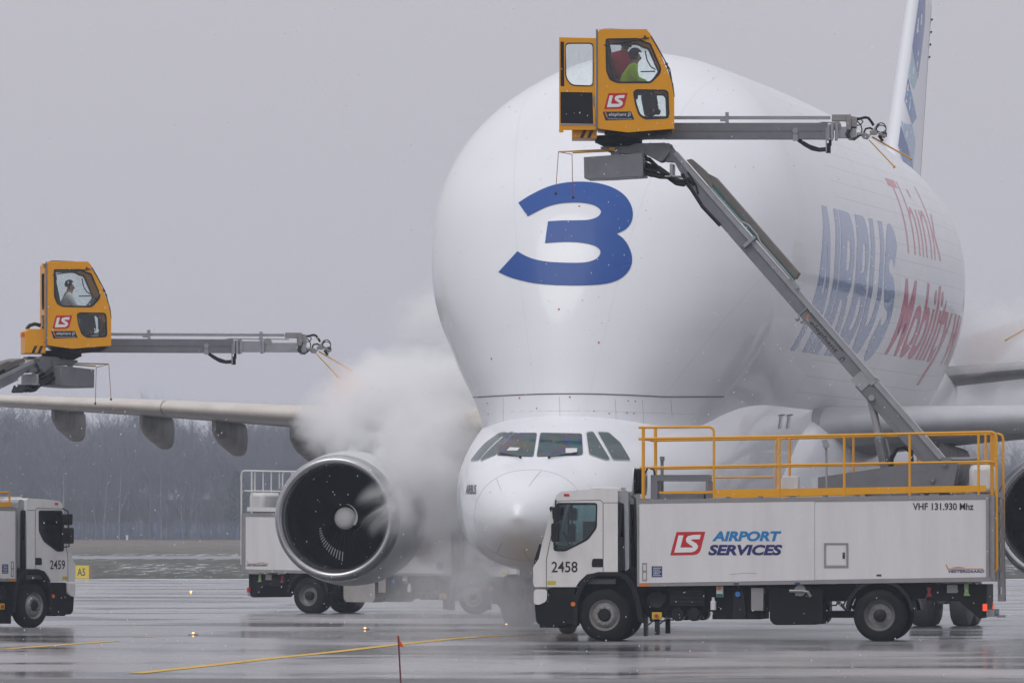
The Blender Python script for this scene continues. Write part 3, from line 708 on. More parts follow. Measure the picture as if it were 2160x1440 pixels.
    def pp(l): return [((1412-a)/109.1, (312-c)/109.1) for a, c in l]
    b = MB(MP)
    for s in (1, -1):
        b.prism(pp([(1269,308),(1285,307),(1351,301),(1405,300),(1418,305),(1416,318),(1401,340),(1394,341),(1361,323),(1345,323),(1290,321),(1269,312)]), s*0.16, s*0.20)
        b.prism(pp([(1291,318),(1308,320),(1308,370),(1291,371)]), s*0.20, s*0.235); b.prism(pp([(1343,308),(1362,310),(1362,372),(1343,374)]), s*0.20, s*0.24)
        b.disc(((1412-1413)/109.1, s*0.2, (312-306)/109.1), 0.045, (0, s, 0), 0.05, 12); b.disc(((1412-1397)/109.1, s*0.2, (312-334)/109.1), 0.045, (0, s, 0), 0.05, 12)
    b.box((1412-1362)/109.1, (1412-1290)/109.1, -0.16, 0.16, 0.0, 0.05)
    plat = b.build('levelling_platform', M['steel'], T, smooth=25)
    b = MB(MP); b.prism(pp([(1236,331),(1361,323),(1362,372),(1290,376),(1240,377),(1237,375)]), -0.45, 0.45)
    b.prism(pp([(1416,309),(1444,343),(1404,340)]), -0.12, 0.12)
    b.build('valve_box', M['steel'], plat, bevel=0.01)
    b = MB(MP)
    b.lathe([(0,0),(0,0.30),(0.06,0.42),(0.07,0.46),(0.16,0.46),(0.16,0.5),(0.20,0.5),(0.2,0)], (0.98, 0, 0.05), (0, 0, 1), 30)
    b.build('turntable', M['chassis'], plat)
    b = MB(MP)
    rnd = random.Random(7)
    for k in range(14):
        y = -0.26 + 0.04*k
        z0 = rnd.uniform(-0.48, -0.14); j = rnd.uniform(-0.05, 0.05)
        b.tube([(0.50, y, z0), (0.36, y, z0-0.05), (0.18, y*0.95, z0*0.6-0.24+j), (0.02, y*0.9, -0.52+j), (-0.14, y*0.85, -0.64+j), (-0.27, y*0.8, -0.66+j), (-0.40, y*0.7, -0.60+j*0.5), (-0.50, y*0.6, -0.72)], 0.03, 6)
    hs_ = b.build('hose_bundle', M['hose'], plat)
    b = MB(MP); b.box(-0.1, -0.04, -0.24, 0.26, -0.56, -0.30); b.box(-0.24, 0.06, -0.24, 0.26, -0.56, -0.53); b.build('hose_clamp', M['steel_light'], plat, bevel=0.01)
    b = MB(MA); b.tube([(H-0.55,0.17,-0.12),(H-0.9,0.17,-0.18),(H-1.3,0.17,-0.24),(H-1.8,0.17,-0.22)], 0.04, 6); b.tube([(H-0.6,0.17,-0.02),(H-0.9,0.175,-0.06),(H-1.05,0.17,-0.14)], 0.018, 5); b.build('arm_hose', M['hose'], arm)
    MF = MP @ TR(1.0, 0.1, 0) @ RZ(feeler) @ TR(-1.0, -0.1, 0)
    b = MB(MF)
    b.tube([(1.02, 0.28, -0.02), (1.13, 0.28, -0.015)], 0.04, 8)
    b.tube([(1.05, 0.28, -0.02), (2.14, 0.10, -0.05)], 0.016, 6); b.tube([(1.05, 0.22, -0.045), (1.83, 0.45, -0.09)], 0.016, 6)
    b.build('feeler_rod', M['rod'], plat)
    b = MB(MF)
    b.tube([(2.145, 0.10, -0.05), (1.84, 0.45, -0.12)], 0.008, 5)
    b.tube([(2.145, 0.10, -0.05), (2.20, 0.10, -0.84)], 0.007, 5); b.tube([(1.84, 0.45, -0.12), (1.82, 0.45, -0.93)], 0.007, 5)
    b.build('feeler_cord', M['string'], plat)
    b = MB(MF); b.sphere((2.20, 0.10, -0.86), 0.027); b.sphere((1.82, 0.45, -0.95), 0.027); b.build('feeler_weight', M['ink'], plat)
    # ---------------- operator cabin
    cpos = MP @ Vector((0.98, 0, 0.11))
    MC = TR(*cpos) @ RZ(cabyaw)
    def cx(p): return (p-1305)/109.1
    def cz(p): return (300-p)/109.1
    def cp(l): return [(cx(a), cz(c)) for a, c in l]
    out = cp([(1262,273),(1259,268),(1259,69),(1263,67),(1307,64),(1364,66),(1370,72),(1391,112),(1415,173),(1421,207),(1421,273),(1323,281)])
    wu = rounded(cp([(1276,83),(1345,82),(1352,85),(1361,90),(1371,92),(1394,146),(1392,157),(1372,177.5),(1301,177.5),(1285,171),(1277,152)]), 0.05)
    wl = rounded(cp([(1334,195),(1341,190),(1404,191),(1409,197),(1411,247),(1406,252),(1359,254),(1346,245),(1338,222)]), 0.05)
    W = 0.74
    b = MB(MC)
    for s in (1, -1): b.prism(out, s*(W-0.04), s*W, holes=[wu, wl])
    b.prism(out, -W+0.04, W-0.04, caps=False, skip=(1, 3, 4, 6, 7, 8))
    b.box(cx(1259), cx(1264), 0.0, W-0.04, cz(268), cz(69))
    oc = b.build('operator_cabin', M['yellow'], T, smooth=30, bevel=0.012)
    for s in (1, -1):
        for wn in (wu, wl):
            b = MB(MC); b.prism(wn, s*(W-0.024), s*(W-0.016)); b.build('window', M['glass'], oc, smooth=0)
            b = MB(MC); b.prism(wn, s*(W-0.045), s*(W+0.006), holes=[inset(wn, 0.04)]); b.build('window_seal', M['ink'], oc, smooth=0)
        def cput(x0, y1, yy): return (lambda u, q_: (((cx(x0)) + u) if s < 0 else (cx(x0)*1.0 - u), s*yy, cz(y1)+q_))
        x0 = 1273 if s < 0 else 1323
        g = cput(x0, 232, W+0.003)
        ls_logo(oc, lambda u, q_, e: (g(u*50/109.1, q_*34/109.1)[0], s*(W+0.003+e), g(u*50/109.1, q_*34/109.1)[2]), MC)
        x0 = 1271 if s < 0 else 1337
        g = cput(x0, 256, W+0.003)
        v, f = poly_geo([((a-1271)/109.1, (256-c)/109.1) for a, c in [(1270,237.5),(1330,237),(1337,254),(1276,256)]])
        flat(v, f, g, 'name_plate', M['plate_navy'], oc, MC)
        g = cput(x0, 256, W+0.006)
        def ct(body, a0, c0, a1, c1, m, shear=0.0, bold=0.0):
            v, f = text_geo(body, (a1-a0)/109.1, (c1-c0)/109.1, shear, bold)
            flat([(p[0]+(a0-1271)/109.1, p[1]+(256-c1)/109.1) for p in v], f, g, 'lettering', m, oc, MC)
        ct('elephant', 1283, 239.5, 1320, 248.5, M['rail_white'], 0.1, 0.01)
        ct('β', 1323, 239.5, 1329, 248.5, M['rail_white'], 0.1, 0.01)
        ct('VESTERGAARD DE-ICING SYSTEM', 1280, 251.2, 1331, 253.6, M['rail_white'])
        v, f = poly_geo([((a-1271)/109.1, (256-c)/109.1) for a, c in [(1274,239),(1277,239),(1281.5,249),(1278.5,249)]])
        flat(v, f, g, 'lettering_mark', M['logo_orange'], oc, MC)
    b = MB(MC); b.grid([[(cx(a)-0.005, y, cz(c)) for a, c in [(1370,73),(1391,112),(1415,173),(1421,206)]] for y in (-W+0.05, W-0.05)]); b.build('windshield', M['glass'], oc, smooth=0)
    b = MB(MC)
    b.tube([(cx(1372), -W-0.01, cz(78)), (cx(1385), -W-0.01, cz(100)), (cx(1404), -W+0.02, cz(135)), (cx(1418), -W+0.03, cz(180)), (cx(1421), -W+0.03, cz(206))], 0.012, 5)
    b.tube([(cx(1402), -0.5, cz(130)), (cx(1412), -0.5, cz(146)), (cx(1420), -0.45, cz(190))], 0.012, 5); b.tube([(cx(1396), -0.6, cz(145)), (cx(1412), -0.6, cz(145))], 0.012, 5); b.sphere((cx(1405), -0.6, cz(136)), 0.03)
    b.tube([(cx(1273), -W-0.02, cz(97)), (cx(1320), -W-0.03, cz(90)), (cx(1355), -W-0.03, cz(83.5)), (cx(1368), -W-0.02, cz(82))], 0.011, 5); b.sphere((cx(1360), -W-0.02, cz(82)), 0.03, sc=(1.4, 0.6, 0.7)); b.tube([(cx(1357), -W, cz(82)), (cx(1360), -W-0.02, cz(77))], 0.014, 5)
    b.build('wiper', M['ink'], oc)
    b = MB(MC)
    b.tube([(cx(1271), -0.4, cz(66)), (cx(1273), -0.4, cz(61)), (cx(1290), -0.4, cz(61)), (cx(1330), -0.3, cz(62)), (cx(1340), -0.3, cz(65))], 0.014, 5)
    b.tube([(cx(1258), -W, cz(64)), (cx(1258), -W, cz(276))], 0.02, 6)
    b.build('roof_cable', M['steel'], oc)
    b = MB(MC); b.box(cx(1263), cx(1364), -W+0.045, -W+0.12, cz(69), cz(63)); b.box(cx(1263), cx(1364), W-0.12, W-0.045, cz(69), cz(63)); b.build('roof_edge', M['yellow'], oc, smooth=0)
    b = MB(MC); b.grid([[(cx(a), y, cz(c)) for a, c in [(1263,67.5),(1307,65),(1364,67)]] for y in (-W+0.12, W-0.12)]); b.build('added_roof_pane', M['glass'], oc, smooth=0)  # unseen glass roof, added to let daylight in on the people
    b = MB(MC)
    b.box(cx(1262), cx(1416), -W+0.05, W-0.05, cz(272), cz(264)); b.prism(cp([(1275,278),(1330,292),(1400,286),(1418,276),(1323,283)]), -0.55, 0.55)
    b.build('cabin_floor', M['dark'], oc, smooth=20)
    b = MB(MC)
    b.prism(cp([(1276,100),(1284,98),(1303,190),(1345,194),(1345,206),(1296,206)]), -0.45, 0.05); b.prism(cp([(1274,84),(1284,84),(1290,110),(1279,112)]), -0.4, 0.0)
    b.prism(cp([(1308,206),(1336,206),(1330,264),(1312,264)]), -0.35, -0.05)
    b.build('seat', M['seat'], oc, bevel=0.03)
    b = MB(MC)
    b.prism(rounded(cp([(1352,196),(1384,193),(1390,232),(1380,240),(1360,240)]), 0.05), -0.25, 0.35); b.box(cx(1368), cx(1378), -0.05, 0.1, cz(264), cz(236))
    b.tube([(cx(1352), 0.3, cz(146)), (cx(1383), 0.3, cz(145))], 0.014, 5); b.tube([(cx(1362), 0.5, cz(100)), (cx(1366), 0.5, cz(120)), (cx(1374), 0.5, cz(134)), (cx(1384), 0.5, cz(140))], 0.014, 5)
    b.prism(cp([(1388,150),(1393,154),(1376,178),(1368,178)]), -0.6, 0.6)
    b.build('control_console', M['dark'], oc, bevel=0.015)
    # rear counterweight with hazard stripes
    b = MB(MC); b.prism(cp([(1206,238),(1214,232),(1258,232),(1258,293),(1206,293)]), -0.62, 0.35); cw = b.build('counterweight', M['yellow'], oc, bevel=0.015)
    for k in (0, 1):
        b = MB(MC); x = 1222 + 15*k
        b.prism(cp([(x,292),(x+7,292),(x+15,274),(x+8,274)]), -0.626, -0.60); b.build('hazard_stripe', M['ink'], cw, smooth=0)
    b = MB(MC); b.lathe([(0,0),(0,0.05),(0.1,0.045),(0.12,0.02),(0.12,0)], (cx(1207)-0.05, -0.45, cz(252)), (0, 0, 1), 14); b.build('beacon', M['amber'], cw)
    b = MB(MC); b.tube([(cx(1215), -0.2, cz(232)), (cx(1222), -0.2, cz(222)), (cx(1236), -0.2, cz(218)), (cx(1250), -0.2, cz(222))], 0.045, 7); b.build('cabin_hose', M['hose'], cw)
    # door
    MD = MC @ TR(-0.445, -W+0.03, 0) @ RZ(math.pi if door_open else math.pi/2)
    def dq(l): return [((1255-a)/109.1, cz(c)) for a, c in l]
    hole_u = rounded(dq([(1249,92),(1190,92),(1190,166),(1203,183),(1249,184)]), 0.08)
    hole_s = dq([(1187,90),(1180,90),(1180,184),(1188,184)])
    hole_l = dq([(1247,197),(1180,196),(1180,262),(1249,263)])
    b = MB(MD); b.prism(dq([(1254,82),(1177,80),(1177,281),(1186,281),(1186,276),(1254,276)]), -0.022, 0.022, holes=[hole_u, hole_s, hole_l]); dr = b.build('door', M['yellow'], oc, smooth=20, bevel=0.006)
    b = MB(MD); b.prism(hole_u, -0.004, 0.004); b.build('door_glass', M['glass'], dr, smooth=0) if False else None
    b = MB(MD); b.prism(hole_u, -0.03, 0.03, holes=[inset(hole_u, 0.022)]); b.build('window_seal', M['ink'], oc, smooth=0)
    b = MB(MD); b.prism(hole_u, -0.004, 0.004); b.build('door_glass', M['glass'], oc, smooth=0)
    b = MB(MD); b.prism(hole_l, -0.01, 0.01); b.prism(hole_s, -0.01, 0.01); b.build('door_panel', M['plastic'], oc, smooth=0)
    b = MB(MD); b.tube([((1255-1251)/109.1, 0.05, cz(225)), ((1255-1249)/109.1, 0.07, cz(215)), ((1255-1250)/109.1, 0.05, cz(204))], 0.015, 6); b.box(0.0, 0.69, -0.03, 0.03, cz(266), cz(263)); b.build('door_handle', M['frame'], oc)
    # ---------------- spray boom
    YB = 0.98
    b = MB(MC)
    b.box(cx(1290), cx(1752), YB-0.14, YB+0.14, cz(285.5), cz(251)); b.box(cx(1290), cx(1752), YB-0.15, YB+0.15, cz(268.6), cz(267.4))
    b.box(cx(1330), cx(1370), W-0.02, YB-0.1, cz(284), cz(255)); b.box(cx(1400), cx(1418), W-0.02, YB-0.1, cz(284), cz(255))
    sb = b.build('spray_boom', M['steel'], T, smooth=20)
    e = ext
    b = MB(MC)
    b.box(cx(1752), cx(1752)+0.12+e*0.5, YB-0.12, YB+0.12, cz(283), cz(255))
    b.box(cx(1770)+e*0.5, cx(1813)+e, YB-0.1, YB+0.1, cz(283), cz(259))
    for px in (1750, 1758, 1768): b.box(cx(px), cx(px+5), YB-0.17, YB+0.17, cz(287.5), cz(254 - (px-1750)*0.2))
    if e > 0.2: b.box(cx(1762)+e*0.5, cx(1768)+e*0.5, YB-0.15, YB+0.15, cz(286), cz(255))
    b.build('boom_extension', M['steel_light'], sb, smooth=20)
    b = MB(MC); b.prism([(cx(a), cz(c)) for a, c in [(1678,262),(1686,262),(1688,290),(1677,290)]], YB-0.165, YB-0.15); b.disc((cx(1682), YB-0.15, cz(268)), 0.055, (0, -1, 0), 0.03, 14)
    b.build('boom_bracket', M['steel_light'], sb, smooth=20)
    b = MB(MC)
    b.box(cx(1290), cx(1758)+e, YB-0.035, YB+0.035, cz(243), cz(236))
    for px in (1537,): b.box(cx(px-3), cx(px+4), YB-0.08, YB+0.08, cz(252), cz(228)); b.box(cx(px-14), cx(px+2), YB-0.07, YB+0.07, cz(247), cz(240))
    if e > 0.2: b.box(cx(1752)+e*0.55, cx(1758)+e*0.55, YB-0.08, YB+0.08, cz(255), cz(231))
    b.tube([(cx(1730), YB, cz(252)), (cx(1742), YB, cz(249)), (cx(1770)+e, YB, cz(250))], 0.012, 5)
    b.build('boom_rail', M['steel_light'], sb, smooth=20)
    b = MB(MC)
    b.box(cx(1761)+e, cx(1794)+e, YB-0.1, YB+0.1, cz(247), cz(233)); b.box(cx(1792)+e, cx(1801)+e, YB-0.14, YB+0.14, cz(266), cz(233)); b.box(cx(1801)+e, cx(1814)+e, YB-0.1, YB+0.1, cz(263), cz(239))
    b.lathe([(-0.11,0),(-0.11,0.09),(0.11,0.09),(0.11,0)], (cx(1771)+e*0.55, YB, cz(257)), (0, 1, 0), 16)
    b.lathe([(0,0),(0,0.05),(0.1,0.055),(0.1,0)], (cx(1802)+e, YB, cz(274)), (1, 0, 0), 12); b.lathe([(0,0),(0,0.04),(0.13,0.04),(0.13,0)], (cx(1814)+e, YB-0.05, cz(275)), (1, 0, 0), 12)
    b.prism([(cx(a)+e, cz(c)) for a, c in [(1824,278),(1830,271),(1843,277),(1838,286),(1828,284)]], YB-0.08, YB+0.06)
    b.lathe([(0,0),(0,0.03),(0.25,0.03),(0.25,0)], (cx(1845)+e, YB, cz(274)), (0.6, 0, 0.8), 10)
    b.lathe([(0,0),(0,0.035),(0.14,0.045),(0.14,0)], (cx(1862)+e, YB-0.03, cz(272)), (0.8, 0, -0.5), 12)
    b.box(cx(1842)+e, cx(1857)+e, YB-0.06, YB+0.06, cz(276), cz(267))
    b.build('nozzle_head', M['frame'], sb, smooth=25, bevel=0.006)
    b = MB(MC)
    for dx, dz, r in ((0, 0, 0.012), (0.03, 0.02, 0.012), (-0.03, 0.03, 0.010)):
        b.tube([(cx(1800)+e+dx, YB-0.12, cz(262)+dz), (cx(1793)+e+dx, YB-0.15, cz(275)), (cx(1797)+e+dx, YB-0.15, cz(287)+dz), (cx(1808)+e+dx, YB-0.14, cz(288)+dz), (cx(1822)+e, YB-0.1, cz(277))], r, 5)
    b.tube([(cx(1814)+e, YB, cz(243)), (cx(1832)+e, YB, cz(238.5)), (cx(1839)+e, YB, cz(240)), (cx(1846)+e, YB, cz(249)), (cx(1850)+e, YB, cz(256))], 0.028, 7)
    b.tube([(cx(1802)+e, YB-0.06, cz(238)), (cx(1820)+e, YB-0.06, cz(241)), (cx(1827)+e, YB-0.06, cz(248)), (cx(1822)+e, YB-0.06, cz(255)), (cx(1806)+e, YB-0.06, cz(257))], 0.013, 5)
    b.tube([(cx(1814)+e, YB-0.06, cz(247)), (cx(1822)+e, YB-0.06, cz(254)), (cx(1825)+e, YB-0.06, cz(265)), (cx(1823)+e, YB-0.06, cz(274))], 0.013, 5)
    for rr in (1.0, 0.6):
        b.tube([(cx(1866)+e+0.095*math.cos(a), YB-0.04+0.03*math.sin(2*a), cz(263)+0.115*rr*math.sin(a)) for a in [2*math.pi*i/16 for i in range(16)]], 0.011, 5, closed=True)
    b.tube([(cx(1829)+e, YB, cz(272)), (cx(1833)+e, YB, cz(263)), (cx(1842)+e, YB, cz(261)), (cx(1848)+e, YB, cz(264))], 0.02, 6)
    b.box(cx(1868)+e, cx(1878)+e, YB-0.05, YB+0.05, cz(280), cz(271)); b.prism([(cx(a)+e, cz(c)) for a, c in [(1858,278),(1864,276),(1872,288),(1867,291)]], YB-0.03, YB+0.03)
    b.build('nozzle_hose', M['hose'], sb)
    b = MB(MC)
    if rods > 1: b.tube([(cx(1840)+e, YB-0.05, cz(287)), (cx(1893)+e, YB-0.12, cz(344))], 0.014, 6); b.sphere((cx(1893)+e, YB-0.12, cz(344.5)), 0.028)
    b.tube([(cx(1847)+e, YB+0.05, cz(280)), (cx(1930)+e, YB+0.12, cz(326.5))], 0.017, 6)
    b.sphere((cx(1930)+e, YB+0.12, cz(327)), 0.028)
    b.build('distance_rod', M['rod'], sb)
    b = MB(MC)
    b.tube([(cx(1688), YB-0.1, cz(288)), (cx(1702), YB-0.1, cz(298)), (cx(1718), YB-0.1, cz(307)), (cx(1733), YB-0.1, cz(310)), (cx(1750), YB-0.1, cz(309))], 0.03, 6)
    b.tube([(cx(1690), YB-0.06, cz(286)), (cx(1712), YB-0.06, cz(299)), (cx(1733), YB-0.06, cz(306)), (cx(1748), YB-0.06, cz(305))], 0.026, 6)
    b.box(cx(1748), cx(1758), YB-0.12, YB-0.02, cz(315), cz(294)); b.box(cx(1754), cx(1760), YB-0.1, YB-0.04, cz(300), cz(286))
    b.build('boom_hose', M['hose'], sb)
    b = MB(MC); b.box(cx(1747), cx(1749.5), YB-0.16, YB-0.1, cz(313), cz(262)); b.build('camera_bracket', M['steel_light'], sb)
    return T, MC
# ================================================================== cargo aircraft
YAW = R(12.0)
AIR = empty('cargo_aircraft', (0.1, 153.1, 0.0), R(90) - YAW)     # local x runs aft from the nose, y to starboard
tag(AIR, 'huge white whale-shaped cargo aircraft with a blue number 3 on its bulging forehead', 'aircraft')
bpy.context.view_layer.update()
AM = TR(0.1, 153.1, 0) @ RZ(R(90) - YAW)
AMI = AM.inverted()
def aray(px, py):
    o = AMI @ Vector((0, 0, CAMH)); d = (AMI.to_3x3() @ ray(px, py)).normalized()
    return o, d

def airskin(name, lines):
    m = bpy.data.materials.new(name); m.use_nodes = True
    nt = m.node_tree; b = nt.nodes['Principled BSDF']; L = nt.links.new
    b.inputs['Roughness'].default_value = 0.30
    b.inputs['Coat Weight'].default_value = 0.35; b.inputs['Coat Roughness'].default_value = 0.07
    tc = nt.nodes.new('ShaderNodeTexCoord'); s = nt.nodes.new('ShaderNodeSeparateXYZ'); L(tc.outputs['Object'], s.inputs[0])
    def math_(op, a, b_=None, c=None):
        n = nt.nodes.new('ShaderNodeMath'); n.operation = op
        for i, q in enumerate((a, b_, c)):
            if q is None: continue
            if isinstance(q, (int, float)): n.inputs[i].default_value = q
            else: L(q, n.inputs[i])
        return n.outputs[0]
    x, y, z = s.outputs
    nz = nt.nodes.new('ShaderNodeTexNoise'); nz.inputs['Scale'].default_value = 0.55; nz.inputs['Detail'].default_value = 7
    mp = nt.nodes.new('ShaderNodeMapping'); mp.inputs['Scale'].default_value = (1, 1, 0.35); L(tc.outputs['Object'], mp.inputs[0]); L(mp.outputs[0], nz.inputs['Vector'])
    mr = nt.nodes.new('ShaderNodeMapRange'); mr.inputs[1].default_value = 0.42; mr.inputs[2].default_value = 0.8; mr.inputs[3].default_value = 0; mr.inputs[4].default_value = 0.30
    L(nz.outputs[0], mr.inputs[0])
    mi = nt.nodes.new('ShaderNodeMixRGB'); mi.inputs[1].default_value = (0.77, 0.785, 0.82, 1); mi.inputs[2].default_value = (0.60, 0.60, 0.62, 1); L(mr.outputs[0], mi.inputs[0])
    col = mi.outputs[0]
    if lines:
        ph = math_('ARCTAN2', math_('SUBTRACT', z, 8.5), math_('ABSOLUTE', y))
        f = math_('FRACT', math_('MULTIPLY', ph, 1/0.094))
        l1 = math_('LESS_THAN', f, 0.05)
        g = math_('MULTIPLY', l1, math_('GREATER_THAN', x, 16.3))
        fx_ = math_('FRACT', math_('MULTIPLY', x, 1/4.1))
        l2 = math_('LESS_THAN', fx_, 0.009)
        l2 = math_('MULTIPLY', l2, math_('GREATER_THAN', x, 12.5))
        g = math_('MAXIMUM', g, l2)
        # door petal seams of the bulging forehead
        f3 = math_('LESS_THAN', math_('FRACT', math_('ADD', math_('MULTIPLY', math_('ARCTAN2', y, math_('SUBTRACT', z, 2.0)), 2.6), 0.5)), 0.012)
        f3 = math_('MULTIPLY', f3, math_('LESS_THAN', x, 12.3)); f3 = math_('MULTIPLY', f3, 0.22)
        g = math_('MAXIMUM', g, f3)
        m2 = nt.nodes.new('ShaderNodeMixRGB'); m2.inputs[2].default_value = (0.22, 0.23, 0.25, 1)
        L(math_('MULTIPLY', g, 0.36), m2.inputs[0]); L(col, m2.inputs[1]); col = m2.outputs[0]
    L(col, b.inputs['Base Color'])
    n2 = nt.nodes.new('ShaderNodeTexNoise'); n2.inputs['Scale'].default_value = 1.3; n2.inputs['Detail'].default_value = 3; L(tc.outputs['Object'], n2.inputs['Vector'])
    bp = nt.nodes.new('ShaderNodeBump'); bp.inputs['Strength'].default_value = 0.06; bp.inputs['Distance'].default_value = 0.05; L(n2.outputs[0], bp.inputs['Height']); L(bp.outputs[0], b.inputs['Normal'])
    return m
M['lobe'] = airskin('aircraft_white_paint', True)
M['skin'] = airskin('aircraft_lower_paint', False)
M['wing'] = mat('wing_grey_paint', (0.40, 0.40, 0.41), 0.45, dirt=0.5, dscale=1.2, dcol=(0.18, 0.175, 0.17), stretch=(0.5, 2, 1))
M['slat'] = mat('leading_edge_cream', (0.60, 0.56, 0.51), 0.32, metal=0.1, dirt=0.4, dscale=1.5, dcol=(0.36, 0.30, 0.25))
M['slat_grey'] = mat('leading_edge_grey', (0.50, 0.51, 0.53), 0.35, dirt=0.4, dscale=1.5, dcol=(0.3, 0.29, 0.28))
M['fairing'] = mat('fairing_grey', (0.50, 0.49, 0.48), 0.5, dirt=0.6, dscale=2.2, dcol=(0.16, 0.15, 0.145), stretch=(1, 1, 0.4))
M['lip'] = mat('polished_lip', (0.50, 0.50, 0.52), 0.24, metal=0.9, dirt=0.35, dscale=3, dcol=(0.28, 0.27, 0.27))
M['nacelle'] = mat('nacelle_white', (0.66, 0.67, 0.69), 0.35, dirt=0.3, dscale=1.2, dcol=(0.42, 0.41, 0.41))
M['fan'] = mat('fan_blade_titanium', (0.005, 0.0055, 0.008), 0.45, spec=0.2)
M['inlet'] = mat('inlet_liner', (0.010, 0.012, 0.016), 0.5, spec=0.25)
M['seam'] = mat('panel_seam', (0.09, 0.09, 0.10), 0.6)
M['seam_light'] = mat('radome_seam', (0.42, 0.42, 0.45), 0.5)
M['blue3'] = mat('number_blue', (0.010, 0.070, 0.30), 0.4, spec=0.3, dirt=0.12, dscale=1.5, dcol=(0.03, 0.10, 0.32), coat=0.08)
M['flank_blue'] = mat('flank_lettering_blue', (0.10, 0.20, 0.42), 0.25, coat=0.6, dirt=0.35, dscale=0.8, dcol=(0.15, 0.25, 0.45))
M['flank_red'] = mat('flank_lettering_red', (0.46, 0.03, 0.10), 0.28, coat=0.3, dirt=0.2, dscale=0.9, dcol=(0.52, 0.10, 0.17))
M['fin'] = mat('fin_white', (0.72, 0.74, 0.78), 0.32, coat=0.3)
M['gear'] = mat('gear_leg_paint', (0.28, 0.28, 0.29), 0.5, dirt=0.4, dscale=4)
M['marker_orange'] = mat('orange_dot', (0.75, 0.12, 0.03), 0.5)
M['rudder_edge'] = mat('rudder_edge_grey', (0.42, 0.43, 0.46), 0.4)

# ---- upper lobe
f_tf = pchip([4.15, 5, 6, 7, 8, 9, 10, 11.1, 11.9, 12.4, 12.68], [4.25, 4.50, 4.75, 5.05, 5.45, 6.0, 6.9, 8.2, 9.8, 11.4, 13.4])
f_T1 = pchip([4.15, 5, 6, 7, 8.5, 10, 11, 12.1, 12.68], [8.2, 9.0, 9.6, 10.0, 10.4, 11.0, 11.9, 13.6, 14.6])
f_W = pchip([4.15, 4.5, 5.0, 5.5, 6.0, 6.6, 7.2, 7.8, 8.5], [2.30, 2.42, 2.70, 3.02, 3.29, 3.59, 3.79, 3.89, 3.92])
def Wz(z): return f_W(z) if z < 8.5 else 3.92*math.sqrt(max(0.0, 1.0 - ((z-8.5)/4.18)**2))
zrows = [4.15 + 0.145*i for i in range(30)] + [8.5 + 4.18*math.sin(R(a)) for a in np.arange(2.5, 90.1, 2.5)]
f_k = pchip([16, 30, 34, 36, 40, 44, 48, 52, 56.2], [1.0, 1.0, 0.985, 0.94, 0.79, 0.615, 0.44, 0.28, 0.08])
f_up = pchip([16, 22, 28, 34, 40, 46, 52, 56.2], [4.18, 4.12, 3.97, 3.64, 3.25, 2.7, 1.7, 0.5])
f_dn = pchip([16, 34, 40, 46, 52, 56.2], [4.35, 4.35, 3.9, 2.6, 1.2, 0.3])
tail_t = [16 + 1.5*i for i in range(12)] + [34 + 1.0*i for i in range(1, 23)]
rows = []
NTH = 44
for z in zrows:
    a, t1, W_ = f_tf(z), f_T1(z), Wz(z)
    half = []
    for j in range(NTH + 1):
        th = (math.pi/2) * j / NTH
        half.append((a + (t1-a)*(1-math.cos(th)), W_*math.sin(th)**0.92, z))
    half += [(t1 + (16-t1)*q, W_, z) for q in (0.33, 0.66)]
    for t in tail_t:
        if t <= 16: half.append((t, W_, z))
        else:
            zz = 8.5 + (z-8.5)/4.18*f_up(t) if z > 8.5 else 8.5 + (z-8.5)/4.35*f_dn(t)
            half.append((t, W_*f_k(t), zz))
    rows.append([(p[0], -p[1], p[2]) for p in half[::-1]] + half[1:])
b = MB(); b.grid(rows)
lobe = b.build('fuselage', M['lobe'], AIR, smooth=60)
LT = BVHTree.FromPolygons([v.co.copy() for v in lobe.data.vertices], [tuple(p.vertices) for p in lobe.data.polygons])
# ---- lower fuselage and cockpit
f_top = pchip([0, .15, .4, .9, 1.5, 2.1, 2.6, 3.2, 3.8, 4.5, 6, 8, 10, 12, 14, 36, 44, 52, 55], [2.42, 2.72, 2.97, 3.23, 3.45, 3.64, 3.92, 4.20, 4.40, 4.56, 4.95, 5.55, 6.2, 6.7, 6.94, 6.94, 7.0, 7.6, 7.9])
f_bot = pchip([0, .15, .4, .9, 1.5, 3, 5, 8, 30, 38, 46, 55], [2.42, 2.10, 1.88, 1.65, 1.50, 1.32, 1.26, 1.25, 1.25, 2.0, 4.2, 7.0])
f_hw = pchip([0, .15, .4, .9, 1.5, 2.2, 3, 4, 5, 6.5, 8, 10, 12, 36, 44, 52, 55], [0.0, .36, .62, .95, 1.25, 1.55, 1.83, 2.12, 2.34, 2.58, 2.72, 2.80, 2.82, 2.82, 2.2, 1.0, .3])
st = [0, .03, .08, .15, .25, .4, .6, .75, .9, 1.1, 1.3, 1.5, 1.7, 1.9, 2.1, 2.3, 2.5, 2.7, 2.9, 3.1, 3.3, 3.5, 3.8, 4.1, 4.5, 5, 5.5, 6, 6.75, 7.5, 8.25, 9, 10, 11, 12, 13, 14, 16, 20, 24, 28, 32, 36, 38, 40, 42, 44, 46, 48, 50, 52, 54, 55]
def lsec(t, n=64, off=0.0):
    zt, zb, hw = f_top(t), f_bot(t), f_hw(t)
    zc = zb + (zt-zb)*0.47
    out = []
    e = 2.0/(2.0 + 0.35*min(1, t/2.0)*max(0, 1 - max(0, t-4)/5))
    for j in range(n):
        a = 2*math.pi*j/n
        c, s = math.cos(a), math.sin(a)
        yy = (hw+off)*math.copysign(abs(c)**e, c)
        zz = zc + ((zt-zc if s > 0 else zc-zb)+off)*math.copysign(abs(s)**e, s)
        out.append((t, yy, zz))
    return out
b = MB(); b.grid([lsec(t) for t in st], close_u=True)
low = b.build('lower_fuselage', M['skin'], AIR, smooth=60)
